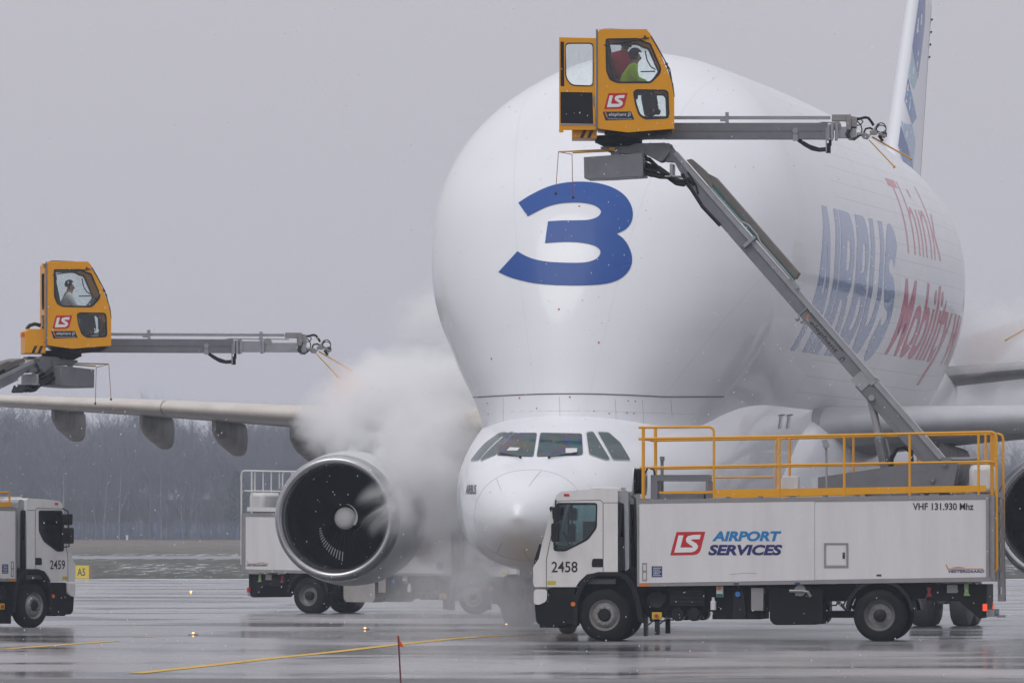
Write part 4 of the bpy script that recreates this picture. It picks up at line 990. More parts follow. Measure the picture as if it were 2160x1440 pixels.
BT = BVHTree.FromPolygons([v.co.copy() for v in low.data.vertices], [tuple(p.vertices) for p in low.data.polygons])
b = MB(); b.tube([p for p in lsec(1.3, 72, 0.001)], 0.0045, 4, closed=True); b.build('radome_seam', M['seam_light'], low)
# lightning strips and a dark drain line on the radome
b = MB()
for a0 in (55, 100, 235, 270, 305):
    b = MB(); pts = []
    for t in (0.55, 0.75, 0.9, 1.1, 1.25):
        s_ = lsec(t, 72, 0.002); pts.append(s_[int(a0/5)])
    b.tube(pts, 0.006, 4); b.build('radome_strip', M['seam_light'], low)

def wrap(vs, fs, tree, off, step, name, m, parent, sx=1.0, mirror=False):
    "lay a decal traced at photo pixels on the surface it is painted on"
    ov, of = dice(vs, fs, step)
    pts = []; ok = []
    for p in ov:
        o, d = aray(*p)
        h = tree.ray_cast(o, d)
        if h[0] is None: pts.append((0, 0, 0)); ok.append(False); continue
        n = h[1] if h[1].dot(d) < 0 else -h[1]
        q = h[0] + n*off
        pts.append((q.x, -q.y if mirror else q.y, q.z)); ok.append(True)
    b = MB(); b.add(pts, [f for f in of if all(ok[i] for i in f)])
    return b.build(name, m, parent, smooth=60, weld=False, fix=False)
def crom(pts, k=6):
    "smooth closed outline; a point given with a third value stays a corner"
    n = len(pts); out = []
    for i in range(n):
        p0, p1, p2, p3 = pts[i-1], pts[i], pts[(i+1) % n], pts[(i+2) % n]
        a = Vector(p1[:2]); c = Vector(p2[:2])
        m1 = (c - Vector(p0[:2]))*0.5 if len(p1) < 3 else (c - a)*1.0
        m2 = (Vector(p3[:2]) - a)*0.5 if len(p2) < 3 else (c - a)*1.0
        if len(p1) > 2 and len(p2) > 2: out.append(tuple(a)); continue
        for j in range(k):
            t = j/k
            out.append(tuple((2*t**3-3*t*t+1)*a + (t**3-2*t*t+t)*m1 + (-2*t**3+3*t*t)*c + (t**3-t*t)*m2))
    return out
# the big 3, traced at crop scale 5.1425 from (1000, 360)
three = [(482,350,1),(600,275),(760,195),(900,150),(1060,126),(1200,124),(1350,140),(1500,185),(1620,260),(1695,360),(1722,470),(1700,570),(1640,640),(1548,686,1),
         (1620,740),(1680,830),(1713,940),(1700,1040),(1640,1130),(1540,1195),(1400,1230),(1200,1244),(1000,1244),(800,1236),(620,1215),(450,1175),(350,1140),(266,1102,1),
         (472,875,1),(560,925),(660,962),(800,988),(980,999),(1180,998),(1290,975),(1350,935),(1370,880),(1340,835),(1260,800),(1120,778),(960,774),(770,787,1),
         (803,552,1),(950,543),(1120,541),(1250,534),(1340,502),(1376,455),(1355,410),(1280,370),(1160,350),(1040,349),(900,364),(760,408),(583,498,1)]
pl = [(1000 + p[0]/5.1425, 360 + p[1]/5.1425) for p in crom(three)]
v, f = poly_geo(pl); wrap(v, f, LT, 0.012, 5.0, 'number_three', M['blue3'], lobe)
# crease where the forehead door meets the fixed collar
b = MB(); pts = []
for px in range(987, 1530, 12):
    u = (px-987)/540.0
    o, d = aray(px, 838 - 7*math.sin(math.pi*min(1, u*1.3)) - 2*u)
    h = LT.ray_cast(o, d)
    if h[0] is not None: pts.append(h[0] + (h[1] if h[1].dot(d) < 0 else -h[1])*0.006)
b.tube(pts, 0.011, 5); b.build('door_seam', M['seam'], lobe)
b = MB()
for px, py in ((1222,435),(1179,652),(1263,722),(1037,756),(1096,839),(1202,837)):
    o, d = aray(px, py); h = LT.ray_cast(o, d)
    if h[0] is not None: b.sphere(h[0], 0.021, 8, 6)
b.build('marker_dot', M['marker_orange'], lobe)
b = MB()
rnd = random.Random(3)
for px, py in ((1132,861),(1325,845),(1340,846),(1253,867),(1285,872),(1323,871),(1337,872),(1028,850),(1030,873)):
    o, d = aray(px, py); h = LT.ray_cast(o, d)
    if h[0] is not None: b.sphere(h[0], 0.014, 6, 5)
b.build('vent_hole', M['ink'], lobe)
# rivet-line panel joints on the collar
b = MB()
for line in ([(1000,868),(1240,866),(1480,874)], [(1062,838),(1062,900)], [(1298,842),(1300,895)], [(1355,842),(1358,895)], [(1180,838),(1182,900)], [(1415,842),(1418,880)]):
    pts = []
    for i in range(len(line)-1):
        for k in range(13):
            t = k/12; px = line[i][0]*(1-t)+line[i+1][0]*t; py = line[i][1]*(1-t)+line[i+1][1]*t
            o, d = aray(px, py); h = LT.ray_cast(o, d)
            if h[0] is not None: pts.append(h[0])
    if len(pts) > 2: b.tube(pts, 0.005, 4)
b.build('panel_joint', M['seam_light'], lobe)

# ---- cockpit glazing (port panes traced, starboard ones mirrored)
mg = bpy.data.materials.new('cockpit_glass'); mg.use_nodes = True
pb_ = mg.node_tree.nodes['Principled BSDF']
pb_.inputs['Roughness'].default_value = 0.06
nz = mg.node_tree.nodes.new('ShaderNodeTexNoise'); nz.inputs['Scale'].default_value = 1.5; nz.inputs['Detail'].default_value = 1.5; nz.inputs['Distortion'].default_value = 1.2
tc_ = mg.node_tree.nodes.new('ShaderNodeTexCoord'); mg.node_tree.links.new(tc_.outputs['Object'], nz.inputs['Vector'])
cr = mg.node_tree.nodes.new('ShaderNodeValToRGB')  # iridescent reflections of the panes painted as base colour bands
els = cr.color_ramp.elements
els[0].position = 0.30; els[0].color = (0.008, 0.02, 0.024, 1); els[1].position = 0.75; els[1].color = (0.012, 0.018, 0.03, 1)
for pos, c in ((0.40, (0.012, 0.075, 0.075)), (0.45, (0.015, 0.035, 0.13)), (0.50, (0.05, 0.022, 0.11)), (0.535, (0.075, 0.03, 0.04)), (0.565, (0.05, 0.055, 0.02)), (0.61, (0.010, 0.06, 0.07))):
    e_ = els.new(pos); e_.color = (*c, 1)
mg.node_tree.links.new(nz.outputs[0], cr.inputs[0]); mg.node_tree.links.new(cr.outputs[0], pb_.inputs['Base Color'])
M['cockpit_glass'] = mg
M['side_glass'] = mat('cockpit_side_glass', (0.05, 0.08, 0.085), 0.06)
M['pane_rim'] = mat('pane_rim', (0.35, 0.36, 0.38), 0.4)
def pane(poly, m, name='cockpit_window', port=True, star=True):
    for mir in ([False] if port else []) + ([True] if star else []):
        v, f = poly_geo(rounded(poly, 4, 3)); o = wrap(v, f, BT, 0.012, 12, name, m, low, mirror=mir)
        big = rounded(poly, 4, 3); c = (sum(p[0] for p in big)/len(big), sum(p[1] for p in big)/len(big))
        out = [(c[0]+(p[0]-c[0])*1.04, c[1]+(p[1]-c[1])*1.06) for p in big]
        v, f = poly_geo(out, holes=[big]); wrap(v, f, BT, 0.012, 14, 'window_rim', M['seam'] if m is mg else M['pane_rim'], o, mirror=mir)
pane([(1141.5,914.5),(1226,916),(1228,957),(1221,959.5),(1134,962)], mg, star=False)
pane([(1064,914.5),(1131.5,914.5),(1124,962),(1050,959.5)], mg, star=False)
pane([(1237,913),(1251,911),(1286,968),(1279,970),(1243,958)], M['side_glass'])
pane([(1261,912),(1284,913),(1308,934),(1328,968),(1326,970),(1293,969)], M['side_glass'])
b = MB()
for a, c in (((1098,966),(1056,957)), ((1158,966.5),(1217,956))):
    pts = []
    for k in range(6):
        o, d = aray(a[0]+(c[0]-a[0])*k/5, a[1]+(c[1]-a[1])*k/5); h = BT.ray_cast(o, d)
        if h[0] is not None: pts.append(h[0] + h[1]*0.03 if h[1].dot(d) < 0 else h[0]-h[1]*0.03)
    if len(pts) > 1: b.tube(pts, 0.012, 5); b.sphere(pts[0], 0.03)
b.build('wiper', M['ink'], low)
# small name on the starboard cheek
v, f = text_geo('AIRBUS', 22, 20, 0.2, 0.02); wrap([(983+p[0], 1042-p[1]) for p in v], f, BT, 0.008, 6, 'lettering', M['plate_navy'], low)
# ---- belly fairing at the wing root, with two air slots
def ell(t): return t
b = MB()
rows = []
for i in range(25):
    u = i/24; t = 14.2 + 16*u; k = math.sin(math.pi*min(1, max(0, u)))**0.5
    row = []
    for j in range(21):
        a = -math.pi/2 + math.pi*j/20
        row.append((t, -(2.2 + 1.35*k*math.cos(a)**0.7 if math.cos(a) > 1e-6 else 2.2), 2.95 + (1.95*k+0.02)*math.sin(a)))
    rows.append(row)
b.grid(rows); o_ = len(b.v)
b.add([(p[0], -p[1], p[2]) for r in rows for p in r], [(i*21+j, i*21+j+1, (i+1)*21+j+1, (i+1)*21+j) for i in range(24) for j in range(20)])
wf = b.build('belly_fairing', M['skin'], AIR, smooth=60)
FT = BVHTree.FromPolygons([v_.co.copy() for v_ in wf.data.vertices], [tuple(p.vertices) for p in wf.data.polygons])
for x0 in (1645, 1662):
    v, f = poly_geo([(x0,877),(x0+6,876),(x0+2,903),(x0-4,904)])
    o, d = aray(x0, 890)
    c_ = [(h[3], i) for i, h in enumerate((FT.ray_cast(o, d), BT.ray_cast(o, d), LT.ray_cast(o, d))) if h[0] is not None]
    tr = (FT, BT, LT)[min(c_)[1]]
    wrap(v, f, tr, 0.012, 10, 'air_slot', M['seam_light'], wf)
    v, f = poly_geo([(x0+1.2,880),(x0+4.6,879.5),(x0+1.2,900),(x0-2.4,900.5)]); wrap(v, f, tr, 0.018, 10, 'air_slot', M['slat_grey'], wf)
    v, f = poly_geo([(x0-4,877),(x0+9,876),(x0+9,873.5),(x0-3,874.5)]); wrap(v, f, tr, 0.02, 10, 'air_slot', M['seam'], wf)

# ---- wings
def airfoil(n=18):
    up = []; lo = []
    for i in range(n + 1):
        x = (1 - math.cos(math.pi*i/n))/2
        y = 5*(0.2969*math.sqrt(x) - 0.126*x - 0.3516*x*x + 0.2843*x**3 - 0.1036*x**4)
        up.append((x, y)); lo.append((x, -y*0.85))
    return up[::-1] + lo[1:]
AF = airfoil()
def LEt(u): return 17.5 + 0.6*u
f_zle = pchip([1.5, 4.4, 9.88, 14.8, 19.05, 22.4], [4.45, 4.62, 4.90, 5.19, 5.41, 5.60])
f_ch = pchip([1.5, 4, 8, 15, 22.4], [10.2, 8.6, 6.4, 4.3, 2.7])
f_th = pchip([1.5, 6, 12, 22.4], [0.135, 0.12, 0.108, 0.10])
def wsec(u, s, x0=0.0, x1=1.0, off=0.0):
    c, th = f_ch(u), f_th(u); inc = R(2.5 - 0.12*u)
    out = []
    for x, y in AF:
        if x < x0 - 1e-6 or x > x1 + 1e-6: continue
        px_, pz_ = x*c, y*th*c
        if off: pz_ += off*(1 if y >= 0 else -1); px_ -= off*(1-x/max(x1, 1e-6))
        out.append((LEt(u) + px_*math.cos(inc) + pz_*math.sin(inc), s*u, f_zle(u) - px_*math.sin(inc) + pz_*math.cos(inc)))
    return out
us = [1.5, 2.5, 4, 5.5, 7, 8.3, 9.5, 11, 13, 15, 17, 19, 21, 22, 22.4]
for s in (1, -1):
    b = MB(); b.grid([wsec(u, s) for u in us], close_u=True); b.f.append(tuple(range(len(b.v)-len(AF), len(b.v)))); wg = b.build('wing', M['wing'], AIR, smooth=40)
    for (u0, u1) in ((2.9, 7.2), (9.0, 14.2), (14.25, 21.8)):
        b = MB(); b.grid([wsec(u0 + (u1-u0)*i/6, s, 0, 0.13, 0.012) for i in range(7)]); b.build('slat', M['slat'] if s > 0 else M['slat_grey'], wg, smooth=60)
    for u in (17.7, 15.1, 13.0, 10.8, 5.2):
        c = f_ch(u); t0 = LEt(u) + 0.22*c; z0 = f_zle(u) - 0.10*c
        L_ = 1.5 + 0.18*c
        b = MB(); rows = []
        for i in range(15):
            q = i/14
            hw = 0.245*(min(1, (q+0.03)/0.5))**0.6
            zb = z0 - 0.02 - (0.42 + 0.028*c)*q**0.8
            zt = z0 + 0.34 - 0.10*q
            row = []
            for j in range(14):
                a = 2*math.pi*j/14
                row.append((t0 + L_*q, s*u + hw*math.copysign(abs(math.cos(a))**0.7, math.cos(a)), (zt+zb)/2 + (zt-zb)/2*math.copysign(abs(math.sin(a))**(0.5 if math.sin(a) > 0 else 0.6), math.sin(a))))
            rows.append(row)
        b.grid(rows, close_u=True); b.f.append(tuple(range(len(b.v)-14, len(b.v)))); b.f.append(tuple(reversed(range(14))))
        b.build('flap_track_fairing', M['fairing'], wg, smooth=50)
    # ---- engine
    ue = 8.3; t0 = 19.0; zc = 2.49
    c = (t0, s*ue, zc); ax = (1, 0, 0)
    b = MB(); b.lathe([(0.42,1.452),(0.9,1.52),(1.6,1.56),(2.4,1.54),(3.2,1.45),(4.0,1.28),(4.05,1.0)], c, ax, 64); b.lathe([(4.0,0.9),(5.0,0.78),(5.8,0.55),(5.8,0.3),(6.4,0.05)], c, ax, 40)
    en = b.build('engine', M['nacelle'], AIR, smooth=50)
    b = MB(); b.lathe([(0.43,1.456),(0.28,1.448),(0.12,1.42),(0.03,1.375),(0.0,1.325),(0.02,1.275),(0.08,1.23),(0.2,1.195),(0.36,1.178)], c, ax, 64); b.build('inlet_lip', M['lip'], en, smooth=80)
    b = MB(); b.lathe([(0.36,1.178),(0.7,1.17),(1.25,1.19),(1.7,1.19),(1.75,0.3)], c, ax, 64); b.build('inlet', M['inlet'], en, smooth=50)
    b = MB()
    for k in range(38):
        a = 2*math.pi*k/38
        q = []
        for r_, tw, w_ in ((0.33, R(20), 0.16), (0.75, R(45), 0.2), (1.175, R(62), 0.24)):
            er = Vector((0, math.cos(a), math.sin(a))); et = Vector((0, -math.sin(a), math.cos(a))); ex = Vector((1, 0, 0))
            dv = ex*math.cos(tw) + et*math.sin(tw)
            p = Vector(c) + ex*1.25 + er*r_
            q.append((p - dv*w_/2, p + dv*w_/2))
        b.add([q[0][0], q[0][1], q[1][0], q[1][1], q[2][0], q[2][1]], [(0, 1, 3, 2), (2, 3, 5, 4)])
    b.build('fan', M['fan'], en, smooth=60, fix=False)
    b = MB(); b.lathe([(1.00,0.0),(1.003,0.06),(1.02,0.14),(1.055,0.215),(1.12,0.255)], c, ax, 32); sp_ = b.build('spinner', mat('spinner_grey', (0.74, 0.74, 0.73), 0.5) if 'sp' not in M else M['sp'], en, smooth=60); M['sp'] = sp_.data.materials[0]
    b = MB(); b.lathe([(1.12,0.255),(1.2,0.30),(1.4,0.34)], c, ax, 32); b.build('spinner_base', M['fan'], en)
    b = MB()
    sw = []
    for i in range(12):
        q = i/11; a = R(95 + 120*q); r_ = 0.33 - 0.075*q; wd = 0.012 + 0.05*q
        e1 = Vector((0, s*math.cos(a)*(1 if s > 0 else -1), math.sin(a)))
        sw.append((Vector(c) + Vector((1.10 + 0.02*(1-q), 0, 0)) + e1*(r_+wd/2), Vector(c) + Vector((1.09, 0, 0)) + e1*(r_-wd/2)))
    b.add([p for pr in sw for p in pr], [(2*i, 2*i+1, 2*i+3, 2*i+2) for i in range(11)])
    b.build('spinner_swirl', M['sp'], en, smooth=0, fix=False)
    b = MB()
    for i in range(15):
        a = R(-158 + 4.6*i); r0 = 0.60 + 0.012*i; r1 = r0 + 0.05 + 0.012*i
        if s < 0: a = math.pi - a
        e1 = Vector((0, -math.cos(a)*1.0, math.sin(a))) if s < 0 else Vector((0, -math.cos(a), math.sin(a)))
        b.tube([Vector(c) + Vector((1.08, 0, 0)) + e1*r0, Vector(c) + Vector((1.08, 0, 0)) + e1*r1], 0.010, 4)
    b.build('vane_glint', M['rail_white'], en, smooth=0)  # pale strips painted as glints of the outlet vanes behind the fan
    b = MB()
    b.add([(20.4, s*(ue-0.16), 3.9), (20.4, s*(ue+0.16), 3.9), (21.6, s*(ue+0.2), 4.35), (21.6, s*(ue-0.2), 4.35), (26, s*(ue+0.2), 4.6), (26, s*(ue-0.2), 4.6), (26, s*(ue+0.2), 3.4), (26, s*(ue-0.2), 3.4), (22.0, s*(ue+0.2), 3.4), (22.0, s*(ue-0.2), 3.4)],
          [(0, 1, 2, 3), (3, 2, 4, 5), (5, 4, 6, 7), (7, 6, 8, 9), (9, 8, 1, 0), (0, 3, 9), (3, 5, 7, 9), (1, 8, 2), (2, 8, 6, 4)])
    b.build('pylon', M['nacelle'], en, smooth=30, bevel=0.08)
# ---- tailplane and its end fins
for s in (1, -1):
    rows = []
    for u in (0.8, 2, 4, 6, 8.2):
        ch = 5.6 - 0.42*u; t0 = 45.2 + 0.62*u; z0 = 6.15 + 0.10*u
        rows.append([(t0 + x*ch, s*u, z0 + y*0.115*ch) for x, y in AF])
    b = MB(); b.grid(rows, close_u=True); b.f.append(tuple(range(len(b.v)-len(AF), len(b.v)))); tp_ = b.build('tailplane', M['wing'], AIR, smooth=40)
    rows = []
    for z in (5.4, 6.9, 8.6, 9.4):
        ch = 3.0 - 0.3*(z-5.4); t0 = 50.2 + 0.5*(z-5.4)
        rows.append([(t0 + x*ch, s*8.25 + y*0.1*ch, z) for x, y in AF])
    b = MB(); b.grid(rows, close_u=True); b.f.append(tuple(range(len(b.v)-len(AF), len(b.v)))); b.f.append(tuple(range(len(AF)))); b.build('end_fin', M['fin'], tp_, smooth=40)
# ---- fin
def fin_le(z): return 46.9 + (z-11.3)*0.80
def fin_te(z): return 52.2 + (z-11.3)*0.43
def fin_pt(q, z, side):
    ch = fin_te(z)-fin_le(z)
    y = 5*(0.2969*math.sqrt(max(q, 0)) - 0.126*q - 0.3516*q*q + 0.2843*q**3 - 0.1036*q**4)*0.16*ch
    return (fin_le(z) + q*ch, side*y, z)
b = MB(); rows = []
for i in range(13):
    z = 9.5 + 7.7*i/12
    rows.append([fin_pt((1-math.cos(math.pi*j/16))/2, z, -1) for j in range(16, -1, -1)] + [fin_pt((1-math.cos(math.pi*j/16))/2, z, 1) for j in range(1, 17)])
b.grid(rows); b.f.append(tuple(range(len(b.v)-33, len(b.v))))
fin = b.build('tail_fin', M['fin'], AIR, smooth=50)
NT = BVHTree.FromPolygons([v_.co.copy() for v_ in fin.data.vertices], [tuple(p.vertices) for p in fin.data.polygons])
def fl(l): return [(1820 + a/3.2735, c/3.2735) for a, c in l]
M['fin_a'] = mat('fin_blue_violet', (0.20, 0.23, 0.42), 0.3, coat=0.3); M['fin_b'] = mat('fin_teal', (0.38, 0.52, 0.58), 0.3, coat=0.3)
M['fin_c'] = mat('fin_blue', (0.20, 0.30, 0.50), 0.3, coat=0.3); M['fin_d'] = mat('fin_pale_blue', (0.38, 0.48, 0.62), 0.3, coat=0.3); M['fin_e'] = mat('fin_slate', (0.16, 0.20, 0.36), 0.3, coat=0.3)
for poly, m in (([(388,-10),(432,-10),(428,150),(405,360),(380,545),(358,440),(340,330)], 'fin_a'),
                ([(340,345),(358,440),(378,540),(352,625),(330,580),(312,520),(330,420)], 'fin_b'),
                ([(312,530),(330,625),(298,625)], 'fin_e'),
                ([(298,628),(332,628),(352,720),(372,815),(340,860),(318,790),(286,695)], 'fin_c'),
                ([(263,836),(300,858),(338,860),(360,960),(362,1010),(345,1160),(330,1080),(300,980),(280,910)], 'fin_d'),
                ([(262,862),(290,960),(318,1040),(325,1085),(280,1060),(242,1010)], 'fin_e'),
                ([(242,1015),(280,1060),(330,1088),(345,1165),(345,1200),(280,1120)], 'fin_c')):
    v, f = poly_geo(fl(poly)); wrap(v, f, NT, 0.006, 8, 'fin_marking', M[m], fin)
b = MB()
for k in range(4):
    z = 15.15 + 0.35*k
    b.tube([(fin_te(z)-0.02, 0, z), (fin_te(z)+0.32, 0, z-0.02)], 0.010, 4); b.sphere((fin_te(z)+0.05, -0.04, z), 0.03, 6, 5); b.tube([(fin_te(z)+0.05, 0, z-0.1), (fin_te(z)+0.05, 0, z+0.1)], 0.008, 4)
b.build('static_wick', M['ink'], fin)
b = MB(); b.tube([(fin_te(z)-1.0, fin_pt(1-1.0/(fin_te(z)-fin_le(z)), z, -1)[1]-0.003, z) for z in np.arange(10.0, 17.0, 0.5)], 0.008, 4); b.build('rudder_hinge', M['rudder_edge'], fin)
# ---- flank lettering, wrapped on the port side of the lobe
def arc2(cx_, cy_, rx, ry, a0, a1, n=14):
    return [(cx_ + rx*math.cos(R(a0+(a1-a0)*k/n)), cy_ + ry*math.sin(R(a0+(a1-a0)*k/n))) for k in range(n+1)]
sc_ = arc2(.45, .685, .31, .185, 25, 270, 26) + arc2(.45, .315, .31, .185, 90, -155, 26)[1:]
lf = []; rt = []
for k in range(len(sc_)):
    a = Vector(sc_[max(k-1, 0)]); c = Vector(sc_[min(k+1, len(sc_)-1)]); t_ = (c-a).normalized(); n_ = Vector((-t_.y, t_.x))*0.128; q = Vector(sc_[k])
    lf.append(tuple(q+n_)); rt.append(tuple(q-n_))
BLOCK = [  # advance, outline, openings
 (1.0, [(0,0),(.27,0),(.335,.2),(.665,.2),(.73,0),(1,0),(.66,1),(.34,1)], [[(.40,.40),(.60,.40),(.5,.74)]]),
 (.30, [(0,0),(.30,0),(.30,1),(0,1)], []),
 (.95, [(0,0),(0,1),(.55,1)] + arc2(.55,.69,.33,.31,90,-62) + [(.97,0),(.66,0),(.45,.38),(.28,.38),(.28,0)], [[(.28,.59),(.28,.80),(.52,.80)] + arc2(.52,.695,.11,.105,85,-85) + [(.52,.59)]]),
 (.85, [(0,0),(0,1),(.52,1)] + arc2(.52,.745,.28,.255,88,-48) + arc2(.55,.29,.31,.29,52,-88) + [(.55,0)], [[(.28,.60),(.28,.80),(.50,.80)] + arc2(.50,.70,.09,.10,85,-85) + [(.50,.60)], [(.28,.19),(.28,.42),(.52,.42)] + arc2(.52,.305,.11,.115,85,-85) + [(.52,.19)]]),
 (.90, [(0,1)] + arc2(.45,.42,.45,.42,180,360,22) + [(.90,1),(.62,1)] + arc2(.45,.42,.17,.19,360,180,16) + [(.28,1)], []),
 (.90, lf + rt[::-1], []),
]
def flank_geo(vs, fs, t0, z0, m, step, name='lettering'):
    ov, of = dice(vs, fs, step)
    pts = []
    for p in ov:
        h = LT.ray_cast(Vector((t0 + p[0], -30, z0 + p[1])), Vector((0, 1, 0)))
        n = h[1] if h[1].y < 0 else -h[1]
        pts.append(h[0] + n*0.004)
    b = MB(); b.add(pts, of); return b.build(name, m, lobe, smooth=60, weld=False, fix=False)
x_ = 0.0; W_T = 11.0/5.2; HT_ = 3.2
for adv, pl, ho in BLOCK:
    k = lambda l: [((x_ + p[0])*W_T + 0.42*p[1], p[1]*HT_) for p in l]
    thin = lambda h: [(0.62*(p[0]-min(q[0] for q in h)) + min(q[0] for q in h) + 0.10, p[1]) for p in h]
    v, f = poly_geo(k(pl), [k(thin(h)) for h in ho]); flank_geo(v, f, 12.9, 6.1, M['flank_blue'], 0.2)
    x_ += adv + 0.06
def flank(body, t0, t1, z0, z1, m, shear, bold=0.0):
    v, f = text_geo(body, t1-t0, z1-z0, shear, bold); flank_geo(v, f, t0, z0, m, 0.22)
M['flank_pink'] = mat('flank_lettering_pink', (0.56, 0.13, 0.19), 0.3, coat=0.3)
flank('Think', 25.2, 30.8, 8.70, 10.45, M['flank_pink'], 0.1, -0.008)
flank('Mobility wi', 25.0, 36.3, 5.75, 8.1, M['flank_red'], 0.22, 0.022)
# ---- landing gear
def gear_wheel(b, x, y, r, wd):
    h = wd/2
    b.lathe([(-h,r*0.45),(-h,r*0.8),(-h*0.8,r*0.95),(-h*0.4,r),(h*0.4,r),(h*0.8,r*0.95),(h,r*0.8),(h,r*0.45),(h*0.6,r*0.42),(h*0.5,0.0)], (x, y, r), (0, 1, 0), 30)
    b.lathe([(-h*0.5,0.0),(-h*0.6,r*0.42),(-h,r*0.45)], (x, y, r), (0, 1, 0), 30)
for s in (1, -1):
    b = MB(); y = s*4.85; t = 25.4
    b.tube([(t, y, 0.7), (t, y, 4.0)], 0.17, 14); b.tube([(t-0.7, y, 0.62), (t+0.7, y, 0.62)], 0.12, 10); b.tube([(t, y, 2.2), (t, y-s*1.5, 3.6)], 0.08, 8); b.box(t-0.5, t+0.5, y+s*0.3, y+s*0.36, 1.1, 3.2)
    mg_ = b.build('main_gear', M['gear'], AIR)
    for dt in (-0.7, 0.7):
        for dy in (-0.47, 0.47):
            b = MB(); gear_wheel(b, t+dt, y+dy, 0.60, 0.44); b.build('wheel', M['tyre_grey'], mg_)
b = MB(); t = 6.7
b.tube([(t, 0, 0.5), (t+0.15, 0, 2.0)], 0.11, 12); b.tube([(t, -0.3, 0.5), (t, 0.3, 0.5)], 0.08, 10); b.box(t-0.5, t+0.9, -0.6, -0.56, 0.75, 1.6); b.box(t-0.5, t+0.9, 0.56, 0.6, 0.75, 1.6)
ng = b.build('nose_gear', M['gear'], AIR)
for dy in (-0.33, 0.33):
    b = MB(); gear_wheel(b, t, dy, 0.5, 0.33); b.build('wheel', M['tyre_grey'], ng)
# papers lying behind the windscreen show through as white sheets
for px, py, w_, lab in ((1083, 948, 14, 'white paper sheet lying flat behind the cockpit windscreen pane nearer the steam'), (1205, 951, 12, 'white paper sheet propped upright behind the cockpit windscreen pane nearer the yellow railing')):
    poly = [(px-w_, py+3), (px-w_*0.5, py-4), (px+w_, py-3), (px+w_*0.6, py+3)] if px < 1100 else [(px-w_, py-5), (px+w_, py-5), (px+w_, py+5), (px-w_, py+5)]
    v, f = poly_geo(poly); o = wrap(v, f, BT, 0.016, 20, 'paper_sheet', M['rail_white'], None)
    o.data.transform(AM); tag(o, lab, 'paper')
